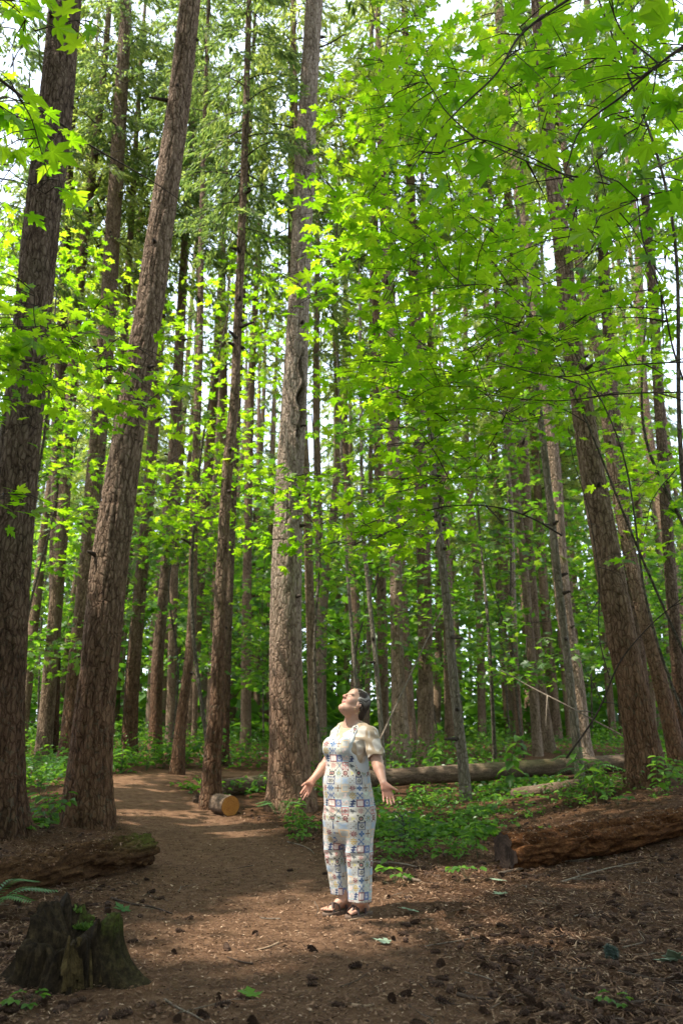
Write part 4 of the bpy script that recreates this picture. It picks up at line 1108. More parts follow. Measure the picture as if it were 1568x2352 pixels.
# ------------------------------------------------------------------ plants
def leaflet(w=0.5, fold=0.12, tip=1.0):
    V = np.array([[0, 0, 0], [w * 0.42, 0.28, fold], [w * 0.5, 0.52, fold], [w * 0.28, 0.80, fold * .6 - .05], [0, tip, -0.12], [-w * 0.28, 0.80, fold * .6 - .05], [-w * 0.5, 0.52, fold], [-w * 0.42, 0.28, fold], [0, 0.5, 0]])
    F = np.array([[0, 1, 8], [1, 2, 8], [2, 3, 8], [3, 4, 8], [4, 5, 8], [5, 6, 8], [6, 7, 8], [7, 0, 8]])
    return V, F
LFT = leaflet(0.55)
HERB_LEAF = {m: mesh_data("leaf", *LFT, M[m], smooth=True) for m in ('herb', 'shrub')}
HERB_LEAF['broad'] = mesh_data("leaf", *leaflet(0.85), M['herb'], smooth=True)

def plant_proto(kind, mat, seed):
    """returns stem mesh and a list of leaf matrices, plant-local (height about 1)"""
    r = np.random.default_rng(seed)
    st, lv = [], []
    if kind == "upright":
        P = smooth_path(np.array([[0, 0, -0.02], [r.normal(0, .05), r.normal(0, .05), 0.5], [r.normal(0, .12), r.normal(0, .12), 1.0]]), 9)
        st.append(tube(P, np.linspace(0.012, 0.005, 9), 5, False))
        for k in range(7):
            h = 0.3 + 0.7 * k / 6; p = np.array([np.interp(h, np.linspace(0, 1, 9), P[:, i]) for i in range(3)])
            for sgn in (0, np.pi):
                lv.append((p, k * 1.57 + sgn + r.normal(0, .3), r.uniform(0.24, 0.42) * (1.15 - 0.4 * h), r.uniform(-0.6, 0.1)))
    elif kind == "shrub":
        for b in range(4):
            a = b * 1.6 + r.normal(0, .4); e = np.array([math.cos(a) * .55, math.sin(a) * .55, r.uniform(.55, 1.0)])
            P = smooth_path(np.array([[0, 0, -0.02], e * [0.35, .35, .65], e]), 8)
            st.append(tube(P, np.linspace(0.012, 0.004, 8), 4, False))
            for k in range(7):
                h = 0.25 + 0.75 * k / 6; p = np.array([np.interp(h, np.linspace(0, 1, 8), P[:, i]) for i in range(3)])
                lv.append((p, a + (1 if k % 2 else -1) * r.uniform(0.4, 1.3), r.uniform(0.20, 0.34), r.uniform(-0.5, 0.2)))
    else:   # low trefoils
        for b in range(6):
            a = b * 1.05 + r.normal(0, .3); e = np.array([math.cos(a) * r.uniform(.25, .8), math.sin(a) * r.uniform(.25, .8), r.uniform(.3, .6)])
            P = smooth_path(np.array([[0, 0, -0.02], e * [.5, .5, .9], e]), 6)
            st.append(tube(P, np.linspace(0.010, 0.004, 6), 4, False))
            for q in (-1.1, 0, 1.1): lv.append((e, a + q, r.uniform(0.28, 0.42), r.uniform(-0.35, 0.0)))
    V, F = join(st)
    sm = mesh_data("stem", V, F, M['slimstem'])
    ms = []
    for p, a, s_, pit in lv:
        t = np.array([math.cos(a) * math.cos(pit), math.sin(a) * math.cos(pit), math.sin(pit)])
        nn = norm(np.array([0, 0, 1.0]) + r.normal(0, 0.2, 3)); nn = norm(nn - t * (nn @ t)); sx = np.cross(t, nn)
        m = np.eye(4); m[:3, :3] = np.stack([sx, t, nn], -1) * s_; m[:3, 3] = p
        ms.append(Matrix(m.tolist()))
    return sm, ms
s = N("green_stem"); M['slimstem'] = s.pbr((0.06, 0.075, 0.03), 0.7, 0.2)
PROTO = {"upright": [plant_proto("upright", 'herb', k) for k in range(3)], "shrub": [plant_proto("shrub", 'shrub', k) for k in range(3)], "low": [plant_proto("low", 'herb', k) for k in range(3)]}
PLAB = {"upright": ("leafy green seedling standing among the ground plants", "leafy seedlings on the forest floor"),
        "shrub": ("small bushy shrub with oval leaves among the ground plants", "small shrubs on the forest floor"),
        "low": ("low trefoil-leaved plant close to the ground", "trefoil plants on the forest floor")}
rp = np.random.default_rng(12)
def place_plant(kind, x, y, h, leafmesh, label=None):
    sm, ms = PROTO[kind][int(rp.integers(0, 3))]
    root = empty({"upright": "seedling", "shrub": "shrub", "low": "trefoil_plant"}[kind], (x, y, float(gz(x, y)[0])), label or PLAB[kind][0], "plant", None if label else PLAB[kind][1])
    root.rotation_euler = (rp.normal(0, .08), rp.normal(0, .08), rp.uniform(0, 6.28)); root.scale = (h, h, h)
    link("stem", sm, root)
    for m in ms:
        o = bpy.data.objects.new("leaf", HERB_LEAF[leafmesh]); COL.objects.link(o); o.parent = root; o.matrix_basis = m
def in_log(x, y):
    for (rt__, P, V, T) in (right_log, left_log):
        if np.hypot(P[:, 0] - x, P[:, 1] - y).min() < 0.33: return True
    return False
def fill_plants(n, poly_uv, kinds, hr, leafs):
    poly = np.array(poly_uv, float); lo, hi = poly.min(0), poly.max(0); done = 0
    while done < n:
        u, v = rp.uniform(lo[0], hi[0]), rp.uniform(lo[1], hi[1])
        x1, y1 = poly[:, 0], poly[:, 1]; x2, y2 = np.roll(x1, -1), np.roll(y1, -1)
        with np.errstate(divide='ignore', invalid='ignore'):
            c = ((y1 > v) != (y2 > v)) & (u < (x2 - x1) * (v - y1) / (y2 - y1) + x1)
        if c.sum() % 2 == 0: continue
        g = ground(u, v)
        if in_log(g[0], g[1]) or path_amount(g[0], g[1]) > 0.25: continue
        k = int(rp.integers(0, len(kinds)))
        place_plant(kinds[k], g[0], g[1], rp.uniform(*hr[k]), leafs[k]); done += 1
fill_plants(62, [(885, 1830), (1010, 1800), (1430, 1800), (1440, 1850), (1250, 1890), (1120, 1930), (1110, 1990), (880, 1995), (862, 1930)], ["upright", "shrub", "low"], [(0.24, 0.46), (0.24, 0.42), (0.18, 0.30)], ["herb", "shrub", "broad"])
fill_plants(12, [(640, 1880), (730, 1880), (735, 1975), (690, 1990), (640, 1930)], ["low", "upright"], [(0.22, 0.34), (0.2, 0.3)], ["broad", "herb"])
fill_plants(6, [(60, 1830), (140, 1830), (140, 1935), (60, 1940)], ["shrub", "low"], [(0.4, 0.6), (0.25, 0.35)], ["shrub", "herb"])
fill_plants(9, [(255, 1760), (470, 1750), (460, 1790), (250, 1800)], ["shrub"], [(0.4, 0.75)], ["shrub"])
fill_plants(7, [(1500, 1770), (1570, 1770), (1570, 1830), (1500, 1830)], ["upright", "shrub"], [(0.3, 0.6), (0.4, 0.7)], ["herb", "shrub"])
for (u, v, h, k, lm, lb_) in [(990, 1808, 0.85, "upright", "herb", "tall seedling with bright leaves rising in front of the long log, nearest the woman's hand"),
                         (1180, 1815, 0.95, "upright", "herb", "tall arching seedling standing before the long log near its middle"),
                         (1370, 1840, 0.7, "upright", "herb", "leafy seedling at the foot of the largest right-hand fir"),
                         (1345, 1945, 0.24, "low", "broad", "small trefoil sprouting on the litter below the right rotten log"),
                         (1410, 1905, 0.22, "low", "broad", "tiny bright plant at the underside of the right rotten log"),
                         (1073, 2025, 0.22, "low", "broad", "pale low plant in front of the dark sawn log face"),
                         (905, 2030, 0.25, "low", "broad", "low plant at the edge of the bare ground right of the woman"),
                         (1415, 2318, 0.10, "low", "broad", "tiny bright sprout on bare ground near the lower right corner"),
                         (60, 2325, 0.13, "low", "broad", "tiny green sprout in front of the dark stump")]:
    g = ground(u, v); place_plant(k, g[0], g[1], h, lm, lb_)

# far ground cover: nobody could count it
def ground_cover():
    r = np.random.default_rng(40)
    n = 60000
    y = 11 + (r.random(n) ** 1.4) * 30; x = (r.random(n) * 2 - 1) * (y * 0.58)
    cl = fbm(np.stack([x * 0.6, y * 0.6, x * 0], -1), 3)
    keep = (cl > 0.47) & (path_amount(x, y) < 0.15) & ((y > 15) | (x > 0.3) | (x < -5.2))
    x, y, cl = x[keep], y[keep], cl[keep]; n = len(x)
    z = gz(x, y) + r.random(n) * np.clip((cl - 0.45) * 3.2, 0.05, 0.75) * np.where(y > 18, 1.25, 0.6) * np.where((x > 0) & (x < 7.5) & (y < 19), 0.45, 1.0)
    m = leaf_frames(r, n, r.uniform(0, 6.28, n), 0.45, 0.4)
    V, F = scatter(LFT[0], LFT[1], np.stack([x, y, z], -1), m, r.uniform(0.07, 0.17, n))
    o = obj("undergrowth", V, F, M['shrub'], smooth=False, origin=np.array([0, 20, 0.6]))
    tag(o, "green undergrowth spreading between the trunks behind the clearing", "undergrowth", kind="stuff")
    n = 6500
    x = r.uniform(0.35, 5.5, n); y = r.uniform(7.6, 14.5, n)
    u, v, _ = project(np.stack([x, y, gz(x, y)], -1))
    cl = fbm(np.stack([x * 1.3, y * 1.3, x * 0], -1), 3)
    edge = 75 * (fbm(np.stack([x * 2.1, y * 2.1, x * 0 + 3], -1), 2) - 0.62) + np.interp(u, [860, 1000, 1110, 1130, 1250, 1420, 1568], [1985, 1985, 1985, 1920, 1880, 1840, 1825])
    keep = (cl > 0.475) & (v < edge) & (u > 868)
    x, y, cl = x[keep], y[keep], cl[keep]; n = len(x)
    z = gz(x, y) + 0.02 + r.random(n) ** 1.4 * 0.26 * np.clip((cl - 0.40) * 5, 0.2, 1.2)
    m = leaf_frames(r, n, r.uniform(0, 6.28, n), 0.4, 0.4)
    V, F = scatter(LFT[0], LFT[1], np.stack([x, y, z], -1), m, r.uniform(0.035, 0.085, n))
    o = obj("ground_cover", V, F, M['herb'], smooth=False, origin=np.array([2.5, 10, 0.2]))
    tag(o, "low green ground cover between the woman and the long fallen log", "ground cover", kind="stuff")
ground_cover()

# bluish fir seedling and fern fronds
def needle_sprig(r, P, n, ln, mat, root, name):
    t = r.random(n); i = t * (len(P) - 1); k = i.astype(int).clip(0, len(P) - 2)
    b = P[k] + (P[k + 1] - P[k]) * (i - k)[:, None]
    T = norm(P[k + 1] - P[k]); d = norm(T * 0.6 + r.normal(0, 0.6, (n, 3)))
    nn = norm(r.normal(size=(n, 3))); sx = norm(np.cross(d, nn)); nz = np.cross(sx, d)
    V, F = scatter(np.array([[-0.06, 0, 0], [0.06, 0, 0], [0, 1, 0]]), np.array([[0, 1, 2]]), b, np.stack([sx, d, nz], -1), ln * r.uniform(0.6, 1.2, n))
    o = obj(name, V, F, M[mat], root, smooth=False)
    return o
def fir_seedling(u, v, h, label):
    r = np.random.default_rng(int(u)); g = ground(u, v); root = empty("fir_seedling", g, label, "seedling")
    st = smooth_path(np.array([g - [0, 0, .02], g + [0.03, 0, h * .5], g + [-0.02, 0.02, h]]), 10)
    obj("stem", *tube(st, np.linspace(0.01, 0.003, 10), 6), M['branch'], root)
    for k in range(22):
        b = st[1 + k * 8 // 22]; a = k * 2.4; L = h * r.uniform(0.45, 0.9) * (1 - 0.5 * k / 22)
        e = b + np.array([math.cos(a) * L, math.sin(a) * L, L * r.uniform(-0.05, 0.4)])
        P = smooth_path(np.array([b, (b + e) / 2 + [0, 0, .03], e]), 8)
        o = obj("bough", *tube(P, np.linspace(0.004, 0.0015, 8), 4), M['branch'], root)
        needle_sprig(r, P, 130, 0.028, 'bluefir', root, "needles")["kind"] = "stuff"
fir_seedling(925, 1958, 0.42, "bluish-green fir seedling among the plants right of the woman")
fir_seedling(1400, 2205, 0.04, "tiny sprig of fir on the bare ground at the lower right")
def fern(u, v, h, fronds, label, seed, L0=0.5):
    r = np.random.default_rng(seed); g = ground(u, v); root = empty("fern", g, label, "fern")
    base = np.array([[0, 0, 0], [0.14, 0.5, 0.03], [0, 1, -0.05], [-0.14, 0.45, 0.03]])
    for (a, L, rise) in fronds:
        e = np.array([math.cos(a) * L, math.sin(a) * L, rise])
        P = smooth_path(np.array([g, g + e * [0.5, 0.5, 1.15], g + e]), 24)
        f = obj("frond", *tube(P, np.linspace(0.004, 0.0015, 24), 5), M['slimstem'], root)
        t = norm(np.gradient(P, axis=0)); sd = norm(np.cross(t, [0, 0, 1.0]))
        pos, mt, sz = [], [], []
        for k in range(4, 24):
            for sg in (-1, 1):
                d = norm(sd[k] * sg + t[k] * 0.45 + [0, 0, -0.12]); nn = norm(np.array([0, 0, 1.0]) - d * d[2]); pos.append(P[k]); mt.append(np.stack([np.cross(d, nn), d, nn], -1)); sz.append(L * 0.20 * math.sin(math.pi * (k - 1) / 24.5) ** 0.7 + 0.01)
        V, F = scatter(base, np.array([[0, 1, 2, 3]]), np.array(pos), np.array(mt), np.array(sz))
        pv = V - g
        o = link("leaflets", mesh_data("leaflets", V - g, F, M['fern'], False), f)
        o["kind"] = "stuff"
fern(-40, 2110, 0.3, [(0.35, 0.48, 0.16), (0.9, 0.4, 0.2), (-0.3, 0.4, 0.14), (2.2, 0.4, 0.3)], "green fern whose frond reaches in from the left edge beside the stump", 4)
fern(1345, 1835, 0.4, [(0.8, 0.6, 0.5), (2.2, 0.6, 0.55), (1.5, 0.6, 0.65), (3.6, 0.5, 0.4), (-0.6, 0.6, 0.45)], "pale fern standing beside the pole right of the long log", 5)
fern(95, 1835, 0.4, [(k * 1.05, 0.7, 0.55) for k in range(6)], "dark green fern between the two big left-hand firs", 6)
fern(640, 1885, 0.3, [(k * 1.3, 0.4, 0.2) for k in range(4)], "small fern at the right foot of the wounded fir", 7)

# fallen leaves
def fallen_leaf(u, v, size, az, mat, label, k=2, tilt=(0, 0)):
    g = ground(u, v)
    V = LEAF_V.copy()[:-3]; F = LEAF_F[:-1]
    rr = np.random.default_rng(int(u)); V[:, 2] = 0.05 + 0.18 * (fbm(np.column_stack([V[:, :2] * 2.2, V[:, 2] * 0 + u]), 2) - 0.35) + 0.08 * np.hypot(V[:, 0], V[:, 1] - .3)
    V2 = np.concatenate([V, V - [0, 0, 0.012]]); n = len(V); bd = np.arange(1, n)
    nx = np.roll(bd, -1)
    F2 = [np.concatenate([F, F[:, ::-1] + n]), np.stack([bd, bd + n, nx + n, nx], -1)]
    o = link("fallen_leaf", mesh_data("fallen_leaf", V2, F2, M[mat], False), None, g + [0, 0, 0.012])
    o.rotation_euler = (tilt[0], tilt[1], az); o.scale = (size,) * 3
    tag(o, label, "leaf")
fallen_leaf(950, 2100, 0.13, 1.9, 'fallen', "large pale green fallen leaf on the ground right of the woman's sandals", tilt=(0.25, 0.1))
fallen_leaf(890, 2172, 0.10, 1.3, 'fallen', "pale fallen leaf lying flat on the lit ground below the woman's feet", tilt=(0.1, 0))
fallen_leaf(1150, 2030, 0.13, 2.4, 'fallen', "greyish fallen leaf just in front of the dark sawn log face", tilt=(0.15, 0))
fallen_leaf(1155, 2060, 0.11, 0.6, 'fallen', "dull mossy fallen leaf, the lower of two below the sawn log face")
fallen_leaf(1560, 2218, 0.17, 2.6, 'fallen', "crumpled grey-green fallen leaf at the lower right edge", tilt=(0.5, 0.3))
fallen_leaf(578, 2298, 0.10, 0.4, 'herb', "green fallen leaf near the bottom edge left of centre", tilt=(0.2, 0.1))
fallen_leaf(285, 2098, 0.12, 1.0, 'fern', "bright green fallen leaf lying right behind the stump", tilt=(0.4, 0.1))
fallen_leaf(1060, 2100, 0.09, 3.0, 'brownleaf', "curled brown leaf on the ground well right of the woman", tilt=(0.3, 0.2))

# ------------------------------------------------------------------ cones, twigs, chips, needles
def cone_mesh(seed):
    r = np.random.default_rng(seed); parts = []; tips = []
    L, W = 1.0, 0.23
    V0, F0 = tube(np.array([[0, 0, z] for z in np.linspace(0, L, 6)]), W * 0.62 * np.array([0.5, 1, 1.05, 0.95, 0.7, 0.2]), 7)
    parts.append((V0, F0)); tips.append(np.zeros(len(V0)))
    sc = np.array([[0, 0, 0], [0.5, 0.6, 0.0], [0, 1.0, 0.1], [-0.5, 0.6, 0], [0, 0.55, 0.16]]); sf = np.array([[0, 1, 4], [1, 2, 4], [2, 3, 4], [3, 0, 4], [0, 3, 2], [0, 2, 1]])
    for k in range(46):
        h = (k + 0.5) / 46; a = k * 2.399
        w = W * (math.sin(math.pi * (0.12 + 0.83 * h)) ** 0.7)
        out = np.array([math.cos(a), math.sin(a), 0]); d = norm(out * 1.0 + np.array([0, 0, 0.75])); sx = np.array([-out[1], out[0], 0]); n_ = np.cross(sx, d)
        p = np.array([0, 0, h * L]) + out * w * 0.35
        V, F = scatter(sc, sf, p[None], np.stack([sx, d, n_], -1)[None], np.array([0.26 * (1.1 - 0.5 * h)]))
        parts.append((V, F)); tips.append(np.array([0, 0.5, 1, 0.5, 0.3]))
    V, F = join(parts)
    V = V[:, [2, 0, 1]]; V[:, 0] -= 0.5     # lie along x
    return mesh_data("fir_cone", V, F, M['cone'], False, {"tip": np.concatenate(tips)})
CONES = [cone_mesh(k) for k in range(2)]
rc = np.random.default_rng(99)
def place_cones():
    pts = []
    while len(pts) < 300:
        u, v = rc.uniform(-20, 1588), 1960 + 392 * rc.random() ** 0.8
        g = ground(u, v) if False else None
        d = ray(u, v); t = (CAM_H - 0.02) / -d[2]; x, y = d[0] * t, d[1] * t
        pa = float(path_amount(np.array([x]), np.array([y]))[0])
        if rc.random() < pa * 0.88: continue
        if fbm(np.array([[x * 0.9, y * 0.9, 5]]), 2)[0] < rc.uniform(0.2, 0.55): continue
        if in_log(x, y) or np.hypot(x - STUMP[0], y - STUMP[1]) < 0.42 or np.hypot(x - 0.1, y - 6.6) < 0.33: continue
        pts.append((x, y))
    for x, y in pts:
        s_ = rc.uniform(0.055, 0.092)
        o = link("fir_cone", CONES[int(rc.integers(0, 2))], None, (x, y, float(gz(x, y)[0]) + 0.014))
        o.scale = (s_, s_ * rc.uniform(.9, 1.15), s_ * rc.uniform(.9, 1.1)); o.rotation_euler = (rc.uniform(0, 6.28), rc.normal(0, 0.15), rc.uniform(0, 6.28))
        tag(o, "brown scaly fir cone lying on the needle-strewn ground", "cone", "fir cones on the ground")
place_cones()
def more_cones():
    n = 1700
    base = CONES[0]
    V0 = np.empty(len(base.vertices) * 3, np.float32); base.vertices.foreach_get("co", V0); V0 = V0.reshape(-1, 3)
    # coarse cones for those too small to pick apart
    Vc, Fc = tube(np.array([[x, 0, 0] for x in np.linspace(-0.5, 0.5, 6)]), 0.24 * np.array([0.45, 0.95, 1.05, 0.95, 0.7, 0.2]), 7)
    y = 3.6 + rc.random(n) ** 0.8 * 10; x = (rc.random(n) * 2 - 1) * (0.46 * y + .4)
    k = (path_amount(x, y) < rc.random(n) * 0.6) & (fbm(np.stack([x * .9, y * .9, x * 0 + 5], -1), 2) > 0.42) & (np.hypot(x - STUMP[0], y - STUMP[1]) > .42)
    x, y = x[k], y[k]; n = len(x)
    m = leaf_frames(rc, n, rc.uniform(0, 6.28, n), 0.25, 0.0)[:, :, [1, 0, 2]]
    V, F = scatter(Vc, Fc, np.stack([x, y, gz(x, y) + 0.010], -1), m, rc.uniform(0.045, 0.075, n))
    o = obj("cone_litter", V, F, M['cone'], smooth=False, cols={"tip": np.tile(np.linspace(0, .6, len(Vc)), n)}, origin=np.array([0, 7, 0]))
    tag(o, "countless further small cones strewn about the clearing", "cones", kind="stuff")
more_cones()

def twig(label, pts, r0, mat='twig', fork=0, seed=0, group=None):
    P = np.array(pts, float)
    n = max(6, len(P) * 5); q = smooth_path(P, n)
    root_needed = fork > 0
    r = np.random.default_rng(seed)
    parts = [tube(q, np.linspace(r0, r0 * 0.5, n), 7)]
    for k in range(fork):
        i = int(r.integers(2, n - 2)); d = norm(q[i + 1] - q[i]); s = np.array([-d[1], d[0], 0.1]) * r.choice([-1, 1])
        L = r.uniform(0.08, 0.22); parts.append(tube(np.array([q[i], q[i] + (d * .7 + s * .5) * L * .6, q[i] + (d + s * .9) * L + [0, 0, .01]]), np.array([r0 * .6, r0 * .45, r0 * .3]), 5))
    o = obj("twig", *join(parts), M[mat]); tag(o, label, "twig", group); return o
def gtwig(label, uv, r0, mat='twig', lift=0.012, fork=0, seed=0):
    pts = [ground(*p) + [0, 0, lift] for p in uv]; return twig(label, pts, r0, mat, fork, seed)
gtwig("grey-pink stick lying on the ground right behind the stump", [(255, 2068), (300, 2080), (345, 2087), (395, 2103)], 0.011, seed=1)
gtwig("long thin branch lying along the lower edge of the right rotten log", [(1145, 2012), (1210, 1998), (1270, 1987), (1360, 1978)], 0.014, 'twig', 0.02, 2, 2)
gtwig("bare curved twig on the litter at the far right, below the right log", [(1290, 2030), (1350, 2012), (1410, 1998), (1470, 1985)], 0.009, 'palebranch', 0.015, 3, 3)
gtwig("long dark fallen branch near the lower right corner", [(1290, 2282), (1330, 2305), (1400, 2312), (1480, 2308), (1590, 2295)], 0.012, 'twig', 0.012, 3, 4)
gtwig("second long thin branch sloping at the lower right edge", [(1420, 2240), (1490, 2255), (1590, 2275)], 0.010, 'twig', 0.015, 2, 5)
gtwig("pale wood sliver on the ground below the woman, near the bottom edge", [(808, 2314), (835, 2316), (858, 2313)], 0.010, 'chip', 0.008)
gtwig("pale slim stick at the bottom edge, right of the stump", [(378, 2302), (410, 2322), (445, 2338), (468, 2352)], 0.007, 'palebranch', 0.01)
gtwig("short pale twig lying half under the woman's forward sandal", [(800, 2118), (825, 2112), (850, 2103)], 0.006, 'chip', 0.008)
gtwig("thin bent twig left of the woman's sandals", [(722, 2075), (730, 2090), (725, 2108)], 0.004, 'twig', 0.01)
gtwig("pale twig curving over the ground at the path's right side, by the woman's knee", [(660, 1937), (690, 1945), (712, 1955), (722, 1966)], 0.008, 'palebranch', 0.015)
gtwig("stout pale broken branch among plants just right of the woman", [(858, 1988), (890, 1989), (925, 1992), (955, 1998)], 0.013, 'palebranch', 0.03)
gtwig("thick short grey stick on bare ground right of the woman", [(928, 2020), (948, 2026), (965, 2030)], 0.022, 'twig', 0.02)
gtwig("brown stick on the ground midway between woman and stump", [(640, 2170), (610, 2182), (585, 2187)], 0.008, 'chip', 0.01)
gtwig("dark thin twig lying across the needles at lower centre right", [(1050, 2290), (1090, 2300), (1130, 2302)], 0.010)
def small_twigs():
    for k in range(120):
        u, v = rc.uniform(0, 1568), 1985 + 360 * rc.random()
        d = ray(u, v); t = (CAM_H - 0.02) / -d[2]; x, y = d[0] * t, d[1] * t
        pa = float(path_amount(np.array([x]), np.array([y]))[0])
        if rc.random() < pa * 0.8 or in_log(x, y) or np.hypot(x - STUMP[0], y - STUMP[1]) < .45: continue
        a = rc.uniform(0, 6.28); L = rc.uniform(0.10, 0.42)
        pts = []
        for s_ in (-.5, 0, .5):
            X, Y = x + math.cos(a) * L * s_ + rc.normal(0, .015), y + math.sin(a) * L * s_ + rc.normal(0, .015); pts.append([X, Y, float(gz(X, Y)[0]) + 0.012])
        twig("thin dry twig lying loose on the forest floor", pts, rc.uniform(0.0025, 0.007), ['twig', 'twig', 'palebranch'][int(rc.integers(0, 3))], int(rc.integers(0, 2)), k, "dry twigs strewn on the ground")
small_twigs()
def needle_litter():
    r = np.random.default_rng(61)
    n = 125000
    y = 3.4 + r.random(n) ** 1.25 * 9.5; x = (r.random(n) * 2 - 1) * (0.47 * y + 0.4)
    pa = path_amount(x, y)
    keep = r.random(n) > pa * 0.35
    x, y, pa = x[keep], y[keep], pa[keep]; n = len(x)
    az = r.uniform(0, 6.28, n)
    m = leaf_frames(r, n, az, 0.25, 0.0)
    ln = r.uniform(0.02, 0.075, n) * (1 - 0.45 * pa)
    wd = r.uniform(0.0016, 0.005, n)
    flake = r.random(n) < 0.12
    wd = np.where(flake, r.uniform(0.005, 0.011, n), wd); ln = np.where(flake, r.uniform(0.012, 0.035, n), ln)
    m[:, :, 0] *= wd[:, None]; m[:, :, 1] *= ln[:, None]; m[:, :, 2] *= ln[:, None]
    V, F = scatter(np.array([[-1, 0, 0], [1, 0, 0], [0.8, 0.5, 0.06], [0.3, 1, 0], [-0.8, 0.5, 0.06]]), [np.array([[0, 1, 2, 4]]), np.array([[4, 2, 3]])], np.stack([x, y, gz(x, y) + 0.006 + 0.012 * r.random(n)], -1), m, np.ones(n))
    o = obj("needle_litter", V, F, M['litter'], smooth=False, origin=np.array([0, 7, 0]))
    tag(o, "dry needles, bark flakes and slivers strewn over the ground", "litter", kind="stuff")
needle_litter()

def log_debris():
    """needles, crumbs of rotten wood and dead sprigs lying on the two rotten logs"""
    r = np.random.default_rng(88)
    for (root, P, V, T), nm in ((right_log, 2600), (left_log, 1500)):
        m, n = V.shape[:2]
        i = r.integers(0, m, nm * 3); j = r.integers(0, n, nm * 3)
        up = (V[i, j, 2] - P[i, 2]) / 0.17
        k = up > r.uniform(0.0, 1.0, nm * 3); i, j = i[k][:nm], j[k][:nm]
        pos = V[i, j] + r.normal(0, 0.008, (len(i), 3)) + [0, 0, 0.006]
        mt = leaf_frames(r, len(i), r.uniform(0, 6.28, len(i)), 0.5, 0.2)
        crumb = r.random(len(i)) < 0.5
        wd = np.where(crumb, r.uniform(0.005, 0.013, len(i)), r.uniform(0.0015, 0.004, len(i))); ln = np.where(crumb, r.uniform(0.01, 0.03, len(i)), r.uniform(0.02, 0.07, len(i)))
        mt[:, :, 0] *= wd[:, None]; mt[:, :, 1] *= ln[:, None]; mt[:, :, 2] *= ln[:, None]
        Vd, Fd = scatter(np.array([[-1, 0, 0], [1, 0, 0], [0.8, 0.5, 0.12], [0.3, 1, 0], [-0.8, 0.5, 0.12]]), [np.array([[0, 1, 2, 4]]), np.array([[4, 2, 3]])], pos, mt, np.ones(len(i)))
        o = obj("crumbs", Vd, Fd, M['litter'], root, smooth=False); o["kind"] = "stuff"
log_debris()
